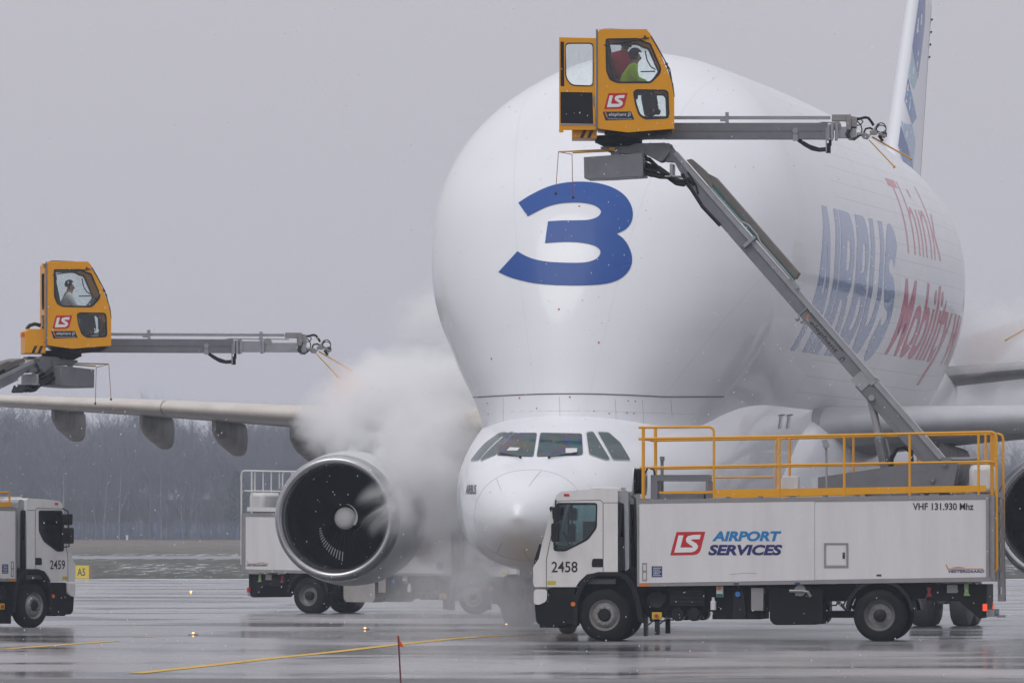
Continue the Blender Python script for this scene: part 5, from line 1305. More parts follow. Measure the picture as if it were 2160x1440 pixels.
# ================================================================== ground
def zg(y):
    return f_ground(y)
f_ground = pchip([-3000, 484, 600, 700, 760, 1000, 1085, 1140, 1400, 3000], [0, 0, 0.74, 1.33, 1.72, 3.4, 4.6, 9.0, 11.0, 11.0])
def ground_mat():
    m = bpy.data.materials.new('frosted_grass'); m.use_nodes = True
    nt = m.node_tree; b = nt.nodes['Principled BSDF']; L = nt.links.new
    b.inputs['Roughness'].default_value = 0.95; b.inputs['Specular IOR Level'].default_value = 0.1
    tc = nt.nodes.new('ShaderNodeTexCoord')
    def noise(sc, det, scale3):
        mp = nt.nodes.new('ShaderNodeMapping'); mp.inputs['Scale'].default_value = scale3; L(tc.outputs['Object'], mp.inputs[0])
        n = nt.nodes.new('ShaderNodeTexNoise'); n.inputs['Scale'].default_value = sc; n.inputs['Detail'].default_value = det; n.inputs['Roughness'].default_value = 0.7; L(mp.outputs[0], n.inputs['Vector']); return n.outputs[0]
    s = nt.nodes.new('ShaderNodeSeparateXYZ'); L(tc.outputs['Object'], s.inputs[0])
    g = nt.nodes.new('ShaderNodeValToRGB')   # grass colour by distance band: mown strip, field, far meadow
    g.color_ramp.interpolation = 'LINEAR'
    g.color_ramp.elements[0].position = 0.0; g.color_ramp.elements[0].color = (0.060, 0.066, 0.050, 1)
    g.color_ramp.elements[1].position = 1.0; g.color_ramp.elements[1].color = (0.16, 0.13, 0.10, 1)
    e = g.color_ramp.elements.new(0.3); e.color = (0.085, 0.08, 0.06, 1)
    e = g.color_ramp.elements.new(0.72); e.color = (0.15, 0.125, 0.095, 1)
    e = g.color_ramp.elements.new(0.86); e.color = (0.15, 0.125, 0.095, 1)
    e = g.color_ramp.elements.new(0.90); e.color = (0.07, 0.066, 0.07, 1)
    g.color_ramp.elements[-1].color = (0.07, 0.066, 0.07, 1)
    mr = nt.nodes.new('ShaderNodeMapRange'); mr.inputs[1].default_value = 484; mr.inputs[2].default_value = 1064; L(s.outputs['Y'], mr.inputs[0]); L(mr.outputs[0], g.inputs[0])
    n1 = noise(0.35, 8, (1, 0.12, 1))
    c1 = nt.nodes.new('ShaderNodeMapRange'); c1.inputs[1].default_value = 0.25; c1.inputs[2].default_value = 0.75; c1.inputs[3].default_value = 0.55; c1.inputs[4].default_value = 1.5; L(n1, c1.inputs[0])
    mm = nt.nodes.new('ShaderNodeMixRGB'); mm.blend_type = 'MULTIPLY'; mm.inputs[0].default_value = 1; L(g.outputs[0], mm.inputs[1]); L(c1.outputs[0], mm.inputs[2])
    # snow left in patches, more beside the paved strips
    n2 = noise(1.1, 9, (1, 0.07, 1))
    sr = nt.nodes.new('ShaderNodeValToRGB'); sr.color_ramp.elements[0].position = 0.0; sr.color_ramp.elements[0].color = (0.66, 0.66, 0.66, 1)
    el = sr.color_ramp.elements; el[1].position = 1.0; el[1].color = (0.05, 0.05, 0.05, 1)
    for p_, v_ in ((0.004, 0.62), (0.02, 0.06), (0.06, 0.20), (0.2, 0.25), (0.3, 0.17), (0.355, 0.20), (0.37, 0.34), (0.385, 0.26), (0.43, 0.27), (0.47, 0.30), (0.50, 0.24), (0.54, 0.08), (0.7, 0.0)):
        q = el.new(p_); q.color = (v_, v_, v_, 1)
    mr2 = nt.nodes.new('ShaderNodeMapRange'); mr2.inputs[1].default_value = 484; mr2.inputs[2].default_value = 984; L(s.outputs['Y'], mr2.inputs[0]); L(mr2.outputs[0], sr.inputs[0])
    ad = nt.nodes.new('ShaderNodeMath'); ad.operation = 'ADD'; L(n2, ad.inputs[0]); L(sr.outputs[0], ad.inputs[1])
    th = nt.nodes.new('ShaderNodeMapRange'); th.inputs[1].default_value = 0.76; th.inputs[2].default_value = 0.92; L(ad.outputs[0], th.inputs[0])
    mx = nt.nodes.new('ShaderNodeMixRGB'); mx.inputs[2].default_value = (0.62, 0.63, 0.67, 1); L(th.outputs[0], mx.inputs[0]); L(mm.outputs[0], mx.inputs[1])
    L(mx.outputs[0], b.inputs['Base Color'])
    return m
def wet_mat(name, c0, c1, rmin, rmax, seed):
    m = bpy.data.materials.new(name); m.use_nodes = True
    nt = m.node_tree; b = nt.nodes['Principled BSDF']; L = nt.links.new
    tc = nt.nodes.new('ShaderNodeTexCoord')
    def noise(sc, det, sc3=(1, 1, 1), off=0, rough=0.6, dist=0.0):
        mp = nt.nodes.new('ShaderNodeMapping'); mp.inputs['Scale'].default_value = sc3; mp.inputs['Location'].default_value = (off + seed, off*2, 0); L(tc.outputs['Object'], mp.inputs[0])
        n = nt.nodes.new('ShaderNodeTexNoise'); n.inputs['Scale'].default_value = sc; n.inputs['Detail'].default_value = det; n.inputs['Roughness'].default_value = rough; n.inputs['Distortion'].default_value = dist; L(mp.outputs[0], n.inputs['Vector']); return n.outputs[0]
    def rng(src, a, c, lo, hi):
        r = nt.nodes.new('ShaderNodeMapRange'); r.inputs[1].default_value = a; r.inputs[2].default_value = c; r.inputs[3].default_value = lo; r.inputs[4].default_value = hi; L(src, r.inputs[0]); return r.outputs[0]
    n1 = noise(0.26, 8, (0.45, 0.42, 1), 0, 0.60, 0.5); n2 = noise(1.6, 6, (1, 0.6, 1), 7); n3 = noise(0.05, 3, (0.35, 1.0, 1), 31)
    mi = nt.nodes.new('ShaderNodeMixRGB'); mi.inputs[1].default_value = (*c0, 1); mi.inputs[2].default_value = (*c1, 1)
    sm = nt.nodes.new('ShaderNodeMath'); sm.operation = 'MULTIPLY_ADD'; L(n2, sm.inputs[0]); sm.inputs[1].default_value = 0.35; L(n1, sm.inputs[2])
    L(rng(sm.outputs[0], 0.56, 0.84, 0, 1), mi.inputs[0])
    # concrete joints every 7.5 m
    sx_ = nt.nodes.new('ShaderNodeSeparateXYZ'); L(tc.outputs['Object'], sx_.inputs[0])
    def mth(op, a, c):
        q = nt.nodes.new('ShaderNodeMath'); q.operation = op
        for i, w_ in enumerate((a, c)):
            if isinstance(w_, (int, float)): q.inputs[i].default_value = w_
            else: L(w_, q.inputs[i])
        return q.outputs[0]
    jy = mth('LESS_THAN', mth('FRACT', mth('MULTIPLY', sx_.outputs['Y'], 1/7.5), 0), 0.05)
    jx = mth('LESS_THAN', mth('FRACT', mth('MULTIPLY', sx_.outputs['X'], 1/7.5), 0), 0.004)
    j = mth('MULTIPLY', mth('MAXIMUM', jy, jx), 0.28)
    mj = nt.nodes.new('ShaderNodeMixRGB'); mj.inputs[2].default_value = (0.02, 0.02, 0.02, 1); L(j, mj.inputs[0]); L(mi.outputs[0], mj.inputs[1])
    L(mj.outputs[0], b.inputs['Base Color'])
    L(rng(mth('ADD', n1, mth('MULTIPLY', n3, 0.5)), 0.64, 0.86, rmin, rmax), b.inputs['Roughness'])
    bp = nt.nodes.new('ShaderNodeBump'); bp.inputs['Strength'].default_value = 0.05; bp.inputs['Distance'].default_value = 0.02
    hh = mth('ADD', mth('MULTIPLY', n2, 0.6), mth('MULTIPLY', noise(9, 4, (1, 1, 1), 3), 0.4)); L(hh, bp.inputs['Height']); L(bp.outputs[0], b.inputs['Normal'])
    return m
def sheet(name, xs, ys, dz, m):
    b = MB(); b.grid([[(x, y, zg(y) + dz) for x in xs] for y in ys])
    o = b.build(name, m, None, smooth=30, weld=False, fix=False)
    for p in o.data.polygons: pass
    bm = bmesh.new(); bm.from_mesh(o.data); bmesh.ops.recalc_face_normals(bm, faces=bm.faces)
    if bm.faces[:][0].normal.z < 0: bmesh.ops.reverse_faces(bm, faces=bm.faces)
    bm.to_mesh(o.data); bm.free()
    tag(o, kind='structure')
    return o
xs = [-3000, -1200, -500, -250, -120, -60, 0, 60, 120, 250, 500, 1200, 3000]
sheet('ground', xs, [-3000, -1000, -300, 0, 200, 400, 470, 484] + [500 + 20*i for i in range(26)] + [1050, 1100, 1200, 1300, 1400, 1700, 2200, 3000], 0, ground_mat())
sheet('apron', [-600, -100, 0, 100, 600], [102.2, 200, 300, 400, 483], 0.006, wet_mat('wet_concrete', (0.10, 0.099, 0.103), (0.27, 0.265, 0.27), 0.085, 0.27, 0))
sheet('service_road', [-600, -100, 0, 100, 600], [-300, 0, 50, 102.0], 0.006, wet_mat('wet_asphalt', (0.03, 0.03, 0.033), (0.07, 0.07, 0.072), 0.3, 0.55, 50))
sheet('taxiway', [-900, -100, 0, 100, 900], [668, 680, 692, 704], 0.02, wet_mat('slushy_taxiway', (0.10, 0.10, 0.11), (0.3, 0.3, 0.32), 0.4, 0.7, 90))
M['line'] = mat('yellow_marking', (0.72, 0.42, 0.015), 0.5, spec=0.15, dirt=0.55, dscale=1.6, dcol=(0.16, 0.13, 0.07))
def gpt(px, py): 
    d = CAMH*FPX/(py-HOR); return Vector(((px-1080)*d/FPX, d, 0))
def stripe(pts, wd):
    g = [gpt(*p) for p in pts]
    b = MB(); vs = []
    for i, p in enumerate(g):
        t = (g[min(i+1, len(g)-1)] - g[max(i-1, 0)]).normalized(); n = Vector((-t.y, t.x, 0))
        vs += [(p.x+n.x*wd/2, p.y+n.y*wd/2, 0.012), (p.x-n.x*wd/2, p.y-n.y*wd/2, 0.012)]
    b.add(vs, [(2*i, 2*i+1, 2*i+3, 2*i+2) for i in range(len(g)-1)])
    o = b.build('painted_line', M['line'], None, smooth=0, weld=False, fix=True); tag(o, kind='structure'); return o
stripe([(285,1420.5),(420,1406),(560,1390),(700,1375.5),(850,1358),(950,1347.5),(1030,1342),(1110,1339.5),(1250,1338.5),(1500,1338),(1800,1338)], 0.26)
stripe([(890,1343.2),(1000,1342.8),(1250,1342.0),(1500,1341)], 0.16)
stripe([(10,1369),(100,1362.5),(245,1352)], 0.24)
stripe([(290,1344.5),(330,1342.8)], 0.2)
stripe([(190,1250.5),(245,1250)], 0.5)
# sunken lights glowing on the apron
M['lit'] = mat('amber_light', (0.9, 0.5, 0.1), 0.3, emit=((1.0, 0.42, 0.08), 6.0))
for i, (px, py, lab) in enumerate(((408,1339,'small lit amber ground light nearest the white truck numbered 2459'), (770,1328,'small lit amber ground light by the tip of the dark reflection under the engine'), (1068,1320,'small lit amber ground light just off the bumper of truck 2458'), (403,1250,'tiny lit amber ground light far out towards the grass edge'))):
    p = gpt(px, py); o = empty('ground_light', (p.x, p.y, 0.008)); tag(o, lab, 'ground light', 'amber lights set in the apron')
    b = MB(); b.lathe([(0,0.11),(0.02,0.10),(0.03,0.05),(0.03,0)], (0, 0, 0), (0, 0, 1), 16); b.build('housing', M['steel'], o)
    b = MB(); b.sphere((0, 0, 0.035), 0.022 if i < 3 else 0.045, 10, 7); b.build('lens', M['lit'], o)
# foreground marker stake with a flag
d = 62.0; s_ = FPX/d
p = P(853, 1440, d); o = empty('marker_stake', (p.x, d, 0)); tag(o, 'thin dark red stake with a small orange flag, standing nearest of everything', 'marker stake')
b = MB(); t_ = P(840, 1340, d); b.tube([(0.005, 0, 0), (t_.x-p.x, 0, t_.z)], 0.0068, 6); b.build('rod', mat('stake_red', (0.16, 0.035, 0.04), 0.5), o)
M['flag'] = mat('orange_flag', (0.78, 0.11, 0.03), 0.55)
fp_ = [(837,1340),(842,1339),(844,1350),(851,1361),(852,1364),(843,1363),(841,1352)]
b = MB(); b.prism([((a-853)/s_, P(0, c, d).z) for a, c in fp_], -0.004, 0.004); b.build('flag', M['flag'], o, bevel=0.002)
# direction board at the grass edge
p = P(175, 1218, 487); o = empty('direction_sign', (p.x, 487, zg(487))); tag(o, 'low yellow airfield sign reading A5 beside the grass', 'sign')
k_ = 487/FPX
b = MB(); b.box(-1.2*0.8, 13*k_, -0.06, 0.06, 0.05, 29*k_); sg = b.build('sign_panel', mat('sign_yellow', (0.66, 0.50, 0.03), 0.45), o, bevel=0.01)
b = MB(); b.box(13.2*k_, 18*k_, -0.10, 0.25, 0.0, 30*k_); b.box(-1.2*0.8, -1.0*0.8, -0.1, 0.12, 0, 0.05); b.build('sign_case', mat('sign_case', (0.22, 0.11, 0.06), 0.6), o, bevel=0.01)
v, f = text_geo('A5', 17*k_, 16*k_, 0, 0.015); flat(v, f, lambda u, q: (-13*k_+u+1*k_, -0.064, 7*k_+q), 'lettering', M['ink'], sg)
# perimeter fence
FY = 1000.0
M['fence'] = mat('fence_blue_paint', (0.05, 0.09, 0.22), 0.6)
fm = bpy.data.materials.new('fence_mesh'); fm.use_nodes = True
fm.node_tree.nodes['Principled BSDF'].inputs['Base Color'].default_value = (0.08, 0.11, 0.2, 1); fm.node_tree.nodes['Principled BSDF'].inputs['Alpha'].default_value = 0.16
o = empty('perimeter_fence', (0, FY, zg(FY))); tag(o, 'long blue mesh fence at the foot of the wood', 'fence')
b = MB(); b.box(-170, 85, -0.01, 0.01, 0.1, 2.3); b.build('mesh_panel', fm, o, smooth=0)
for i in range(96):
    b = MB(); x = -168.5 + 2.65*i; b.box(x-0.05, x+0.05, -0.06, 0.06, 0, 2.5); b.build('post', M['fence'], o, smooth=0)
p = P(268, 1128, 990); o = empty('marker_box', (p.x, 990, zg(990))); tag(o, 'tiny white box on the meadow in front of the fence', 'box')
b = MB(); b.box(-0.14, 0.14, -0.1, 0.1, 0, 0.62); b.build('box_shell', M['rail_white'], o, bevel=0.02); b = MB(); b.box(-0.18, 0.18, -0.13, 0.13, 0.62, 0.68); b.build('lid', M['rail_white'], o)
# ================================================================== wood
def tree_arrays(seed, h, spread, lev=4, trunk=0.16, nb=(7, 5, 4, 3), up=0.5, rmin=0.018):
    rnd = random.Random(seed)
    V = []; F = []
    def seg(p, q, r0, r1):
        d = (q-p).normalized(); a = d.cross(Vector((0.3, 0.9, 0.2))).normalized(); c = d.cross(a)
        o = len(V)
        for (pp_, r) in ((p, r0), (q, r1)):
            for j in range(3):
                th = 2*math.pi*j/3
                V.append(tuple(pp_ + (a*math.cos(th) + c*math.sin(th))*r))
        for j in range(3): F.append((o+j, o+(j+1) % 3, o+3+(j+1) % 3, o+3+j))
    def grow(p, d, L, r, l):
        k = 4 if l == 0 else 2
        pts = [p]
        for i in range(k):
            d = (d + Vector((rnd.gauss(0, .09), rnd.gauss(0, .09), rnd.gauss(0.03, .06)))*(1 if l else 0.5)).normalized()
            q = pts[-1] + d*(L/k)
            seg(pts[-1], q, r*(1-0.75*i/k), r*(1-0.75*(i+1)/k)); pts.append(q)
        if l + 1 >= lev: return
        n = nb[l]
        for i in range(n):
            t = (0.28 if l == 0 else 0.2) + (0.72 if l == 0 else 0.8)*(i+rnd.random()*0.7)/n
            t = min(t, 0.98)
            x = t*k; j = min(int(x), k-1); base = pts[j].lerp(pts[j+1], x-j)
            az = rnd.random()*2*math.pi + i*2.4
            side = Vector((math.cos(az), math.sin(az), up + rnd.uniform(-.2, .35))).normalized()
            dd = (d*0.55 + side*spread).normalized()
            grow(base, dd, L*(0.50 if l == 0 else 0.6)*rnd.uniform(.7, 1.1)*(1.15-0.5*t if l == 0 else 1), max(r*0.42, rmin), l+1)
    grow(Vector((0, 0, 0)), Vector((rnd.gauss(0, .03), rnd.gauss(0, .03), 1)), h, trunk, 0)
    return np.array(V), np.array(F)
M['bark'] = mat('winter_bark', (0.165, 0.17, 0.20), 0.9, spec=0.1, dirt=0.5, dscale=0.2, dcol=(0.20, 0.185, 0.20))  # bark lightened towards blue-grey, part of the haze is in its colour
M['bark_pale'] = mat('pale_bark', (0.36, 0.35, 0.36), 0.9, spec=0.1)
M['brush'] = mat('reddish_brush', (0.165, 0.135, 0.14), 0.9, spec=0.1)
M['birch'] = mat('birch_bark', (0.36, 0.35, 0.34), 0.8, dirt=0.4, dscale=1, dcol=(0.1, 0.1, 0.1))
M['needles'] = mat('pine_needles', (0.030, 0.055, 0.045), 0.9)
rnd = random.Random(11)
kinds = [tree_arrays(s, 1.0, 0.9, 5, 0.010, (11, 6, 4, 3, 0), 0.55, 0.0017) for s in (1, 2, 3, 4)] + [tree_arrays(5, 1.0, 0.6, 5, 0.010, (12, 6, 4, 3, 0), 0.9, 0.0017)]
for q in kinds: q[0][:, :] = q[0]/q[0][:, 2].max()
def mesh_np(name, V, F, m):
    me = bpy.data.meshes.new(name)
    me.vertices.add(len(V)); me.vertices.foreach_set('co', V.astype(np.float32).ravel())
    k = F.shape[1]
    me.loops.add(F.size); me.loops.foreach_set('vertex_index', F.astype(np.int32).ravel())
    me.polygons.add(len(F)); me.polygons.foreach_set('loop_start', np.arange(0, F.size, k, dtype=np.int32)); me.polygons.foreach_set('loop_total', np.full(len(F), k, dtype=np.int32))
    me.update(calc_edges=True); me.materials.append(m)
    o = bpy.data.objects.new(name, me); COL.objects.link(o); return o
# height of the wood along its edge, read as rows of the photo
f_edge = pchip([-300, 0, 120, 190, 240, 330, 400, 480, 560, 650, 900, 2500], [828, 832, 838, 847, 833, 835, 854, 856, 848, 854, 858, 858])
VV = []; FF = []; MI = []; o_ = 0
for row, (dy, n_) in enumerate(((8, 150), (18, 150), (28, 150), (38, 143), (50, 135), (62, 128), (85, 113))):
    for i in range(n_):
        y = FY + dy + rnd.uniform(-5, 5)
        x = -172 + 276*(i + rnd.random())/n_
        px = 1080 + x*FPX/y
        if x > 25 and row > 2: continue
        hmax = CAMH + (HOR - f_edge(px))*y/FPX - zg(y)
        h = hmax*(rnd.uniform(0.6, 0.9) if row < 3 else rnd.uniform(0.82, 1.0))
        V, F = kinds[rnd.randrange(5)]
        a = rnd.random()*6.28; ca, sa = math.cos(a), math.sin(a); wx = rnd.uniform(0.8, 1.15)
        W_ = np.empty_like(V); W_[:, 0] = (V[:, 0]*ca - V[:, 1]*sa)*h*wx + x; W_[:, 1] = (V[:, 0]*sa + V[:, 1]*ca)*h*wx + y; W_[:, 2] = V[:, 2]*h + zg(y)
        VV.append(W_); FF.append(F + o_); o_ += len(V)
        mi_ = np.zeros(len(F), np.int32)
        if rnd.random() < 0.3: mi_[:60] = 1
        MI.append(mi_)
# undergrowth: low brushy stems in front
for i in range(1300):
    y = FY + rnd.uniform(3, 70); x = -172 + 276*rnd.random(); h = rnd.uniform(2.5, 8)
    V, F = kinds[rnd.randrange(5)]
    W_ = np.empty_like(V); W_[:, 0] = V[:, 0]*h*1.5 + x; W_[:, 1] = V[:, 1]*h*1.5 + y; W_[:, 2] = V[:, 2]*h + zg(y)
    VV.append(W_); FF.append(F + o_); o_ += len(V); MI.append(np.full(len(F), 2 if rnd.random() < 0.6 else 0, np.int32))
wd_ = mesh_np('bare_wood', np.vstack(VV), np.vstack(FF), M['bark']); wd_.data.materials.append(M['bark_pale']); wd_.data.materials.append(M['brush']); wd_.data.polygons.foreach_set('material_index', np.concatenate(MI)); tag(wd_, 'dense bare winter wood fading into grey haze behind the fence', 'wood', kind='stuff')
# trees that stand out from the wood
for i, (px, top, kind, lab) in enumerate(((45, 818, 0, 'bare tree whose twigs rise above the wood near the wing tip, under the yellow cabin'), (248, 806, 1, 'tallest bare tree above the wood, its crown split by the hanging red cord'), (305, 812, 4, 'narrow bare tree rising above the wood just past the hanging red cord'), (545, 842, 2, 'low broad bare tree topping the wood above the outer engine'), (600, 846, 3, 'bare tree topping the wood at the edge of the steam'))):
    y = FY + 55; p = P(px, top, y); h = p.z - zg(y)
    V, F = tree_arrays(20+i, h, 0.9 if kind != 4 else 0.6, 5, 0.22, (10, 6, 4, 4, 0), 0.7, 0.012)
    V = V*(h/V[:, 2].max())
    o = empty('bare_tree', (p.x, y, zg(y))); tag(o, lab, 'tree', 'bare trees above the wood')
    k = 12*4
    tr = mesh_np('trunk', V[:24], F[:12], M['bark']); tr.parent = o
    cr_ = mesh_np('crown', V, F[12:], M['bark']); cr_.parent = o
p = P(341, 1060, FY+4); V, F = tree_arrays(40, 9, 0.4, 4, 0.12, (8, 4, 3, 0), 1.0, 0.012)
o = empty('birch_tree', (p.x, FY+4, zg(FY+4))); tag(o, 'slender pale birch at the foot of the wood', 'tree')
tr = mesh_np('trunk', V[:24], F[:12], M['birch']); tr.parent = o; cr_ = mesh_np('crown', V, F[12:], M['bark']); cr_.parent = o
p = P(500, 1045, FY+3); o = empty('pine_tree', (p.x, FY+3, zg(FY+3))); tag(o, 'dark green pine standing against the bare wood', 'tree')
b = MB(); b.tube([(0, 0, 0), (0.1, 0, 3), (0, 0, 8.2)], 0.16, 6, 0.03); b.build('trunk', M['bark'], o)
vs = []; fs = []
for i in range(2600):
    z = rnd.uniform(1.6, 9.0); rr = (2.3*(1-((z-4.2)/5.0)**2) if z > 4.2 else 2.3*(0.55+0.45*(z-1.6)/2.6))
    a = rnd.random()*6.28; q = rr*math.sqrt(rnd.uniform(0.15, 1.0))*(0.8+0.3*math.sin(3*a+z)); c = Vector((q*math.cos(a), q*math.sin(a), z))
    e1 = Vector((rnd.gauss(0, 1), rnd.gauss(0, 1), rnd.gauss(0, .5))).normalized()*0.26; e2 = Vector((rnd.gauss(0, 1), rnd.gauss(0, 1), rnd.gauss(0, 1))).normalized()*0.10
    k = len(vs); vs += [c-e1, c+e2, c+e1]; fs.append((k, k+1, k+2))
b = MB(); b.add(vs, fs); b.build('crown', M['needles'], o, smooth=0, weld=False, fix=False)

# ================================================================== trucks
tA, cA = make_truck('white truck numbered 2458 with its boom raised high in front of the aircraft nose', 'white de-icing trucks', (4.99, 146.7, 0), R(173), '2458', R(48.97), 0.0, R(187), True)
THB = R(51)
pB = P(73, 1284, 174.0)      # front wheel of the second truck
locB = Vector((pB.x, 172.0, 0)) - RZ(THB).to_3x3() @ Vector((fx(1275), -1.06, 0))
zt_ = P(128, 752, 174).z; el_ = math.asin((zt_ - 0.11 - BASE[2])/ARM_L)
bw_ = locB + RZ(THB).to_3x3() @ Vector((BASE[0], 0, 0)); rc_ = ARM_L*math.cos(el_) + 0.98
sl_ = math.acos((P(128, 752, 174).x - bw_.x)/rc_) - THB
tB, cB = make_truck('white truck numbered 2459 driving in at the photo edge, boom reaching over the wing', 'white de-icing trucks', (locB.x, locB.y, 0), THB, '2459', el_, sl_, R(9.6) - THB, False, 1.15, front_rail=False, feeler=-(THB+sl_))
THC = R(-29)
pC = P(655, 1253, 213.0)
locC = Vector((pC.x, 213.0, 0)) - RZ(THC).to_3x3() @ Vector((fx(1853), -1.09, 0))
tC, cC = make_truck('white truck with white railings half hidden behind the steaming engine', 'white de-icing trucks', (locC.x, locC.y, 0), THC, '2457', 0, 0, 0, False, rail=M['rail_white'], boom=False, tank=True, vhf=False)
# fourth truck stands outside the frame; its spray rod reaches in
tipw = P(2122, 702, 188.0)
locD = (tipw.x + 5.73 + 0.9, 190.2, 0)
tD, cD = make_truck('truck beyond the photo edge, only its yellow spray rod reaching in', 'white de-icing trucks', locD, R(200), '2460', R(27.0), 0.0, R(-20), False, rods=1)
def cabin_world(T, MC): return (TR(*T.location) @ RZ(T.rotation_euler.z)) @ MC
dg0 = bpy.context.view_layer.update()
rodtip = cabin_world(tD, cD) @ Vector(((1930-1305)/109.1, 1.10, (300-327)/109.1))
tD.location = Vector(tD.location) + Vector((tipw.x - rodtip.x, 188.0 - rodtip.y, 0))

# ================================================================== people
M['skin_tone'] = mat('skin', (0.42, 0.24, 0.17), 0.5)
def skin_mesh(name, pts, edges, m, parent=None, root=0, sub=2):
    me = bpy.data.meshes.new(name)
    me.from_pydata([p[:3] for p in pts], edges, [])
    me.materials.append(m)
    o = bpy.data.objects.new(name, me); COL.objects.link(o)
    if parent is not None: o.parent = parent
    sk = o.modifiers.new('skin', 'SKIN'); sk.use_smooth_shade = True
    for i, p in enumerate(pts):
        r = p[3]; me.skin_vertices[0].data[i].radius = (r, p[4] if len(p) > 4 else r)
        me.skin_vertices[0].data[i].use_root = (i == root)
    sb = o.modifiers.new('subdivision', 'SUBSURF'); sb.levels = sub; sb.render_levels = sub
    return o
def person(label, Mw, J, jacket, trousers, hair, hood=None):
    "J: joints in cabin axes; the body is one skinned surface, clothes are thicker children"
    root_p = Mw @ Vector(J['pelvis'])
    L_ = lambda n: Mw @ Vector(J[n]) - root_p
    names = ['pelvis', 'waist', 'chest', 'neck', 'head', 'crown', 'shl', 'ell', 'wrl', 'hal', 'shr', 'elr', 'wrr', 'har', 'hil', 'knl', 'anl', 'tol', 'hir', 'knr', 'anr', 'tor']
    rad = dict(pelvis=.13, waist=.12, chest=.145, neck=.058, head=.088, crown=.075, shl=.062, ell=.043, wrl=.03, hal=.036, shr=.062, elr=.043, wrr=.03, har=.036, hil=.085, knl=.058, anl=.04, tol=.035, hir=.085, knr=.058, anr=.04, tor=.035)
    ix = {n: i for i, n in enumerate(names)}
    pts = [(*L_(n), rad[n]) for n in names]
    ed = [('pelvis','waist'),('waist','chest'),('chest','neck'),('neck','head'),('head','crown'),('chest','shl'),('shl','ell'),('ell','wrl'),('wrl','hal'),('chest','shr'),('shr','elr'),('elr','wrr'),('wrr','har'),('pelvis','hil'),('hil','knl'),('knl','anl'),('anl','tol'),('pelvis','hir'),('hir','knr'),('knr','anr'),('anr','tor')]
    edges = [(ix[a], ix[c]) for a, c in ed]
    # nose, and five fingers on each hand
    fwd = (Mw.to_3x3() @ Vector(J['face'])).normalized()
    hd = L_('head').lerp(L_('crown'), 0.3); pts.append((*(hd + fwd*0.105 - Vector((0, 0, 0.02))), 0.014)); edges.append((ix['head'], len(pts)-1))
    for h, wr in (('hal', 'wrl'), ('har', 'wrr')):
        d = (L_(h) - L_(wr)).normalized(); sd = d.cross(Vector((0, 0, 1))).normalized()
        for k, ln in enumerate((0.05, 0.075, 0.085, 0.078, 0.06)):
            off = sd*(0.032 - 0.016*k)
            if k == 0: p1 = L_(h) + sd*0.05 + d*0.015 - Vector((0, 0, .01)); p2 = p1 + d*0.03 - Vector((0, 0, .015))
            else: p1 = L_(h) + off + d*0.045; p2 = p1 + d*ln*0.7 - Vector((0, 0, ln*0.5))
            pts += [(*p1, 0.010), (*p2, 0.008)]; edges += [(ix[h], len(pts)-2), (len(pts)-2, len(pts)-1)]
    body = skin_mesh('person', pts, edges, M['skin_tone'])
    body.location = root_p
    tag(body, label, 'person', 'people in the raised cabins')
    jn = ['pelvis', 'waist', 'chest', 'neck', 'shl', 'ell', 'wrl', 'shr', 'elr', 'wrr']
    jr = dict(pelvis=.165, waist=.175, chest=.185, neck=.075, shl=.092, ell=.07, wrl=.052, shr=.092, elr=.07, wrr=.052)
    jx = {n: i for i, n in enumerate(jn)}
    skin_mesh('jacket', [(*L_(n), jr[n]) for n in jn], [(jx[a], jx[c]) for a, c in ed if a in jx and c in jx], jacket, body)
    tn = ['pelvis', 'hil', 'knl', 'anl', 'hir', 'knr', 'anr']; tr_ = dict(pelvis=.155, hil=.11, knl=.08, anl=.062, hir=.11, knr=.08, anr=.062); tx = {n: i for i, n in enumerate(tn)}
    skin_mesh('trousers', [(*L_(n), tr_[n]) for n in tn], [(tx[a], tx[c]) for a, c in ed if a in tx and c in tx], trousers, body)
    fn = ['anl', 'tol', 'anr', 'tor']
    for a, c in (('anl', 'tol'), ('anr', 'tor')): skin_mesh('boot', [(*L_(a), .06), (*L_(c), .052)], [(0, 1)], M['plastic'], body)
    hc = L_('head').lerp(L_('crown'), 0.55)
    b = MB(); rows = []
    side = fwd.cross(Vector((0, 0, 1))).normalized()
    rr = random.Random(5)
    for i in range(10):
        ph = R(2 + 108*i/9 if hood is None else 2 + 128*i/9)
        row = []
        for j in range(18):
            a = 2*math.pi*j/18
            r = (0.112 if hood is None else 0.130)*(1 + rr.uniform(-.05, .07)*(hood is None))
            front = math.cos(a)
            p2 = ph if front < 0.35 else min(ph, R(48 if hood is None else 62))
            row.append(hc + (fwd*math.cos(a)*1.08 + side*math.sin(a)*0.92)*(r*math.sin(p2)) - fwd*0.012 + Vector((0, 0, 1))*(r*1.12*math.cos(p2)))
        rows.append(row)
    b.grid(rows, close_u=True); b.build('hair' if hood is None else 'hat', hair, body, smooth=80)
    b = MB()
    for s in (1, -1): b.sphere(hc + fwd*0.086 + side*s*0.034 - Vector((0, 0, .035)), 0.010, 8, 6)
    b.build('eye', M['ink'], body)
    b = MB()
    for s in (1, -1): b.sphere(hc + side*s*0.093 - fwd*0.01 - Vector((0, 0, .045)), 0.026, 8, 6, (0.6, 0.9, 1.2))
    b.build('ear', M['skin_tone'], body)
    return body
bpy.context.view_layer.update()
A_ = cabin_world(tA, cA); B_ = cabin_world(tB, cB)
def kx(p): return (p-1305)/109.1
def kz(p): return (300-p)/109.1
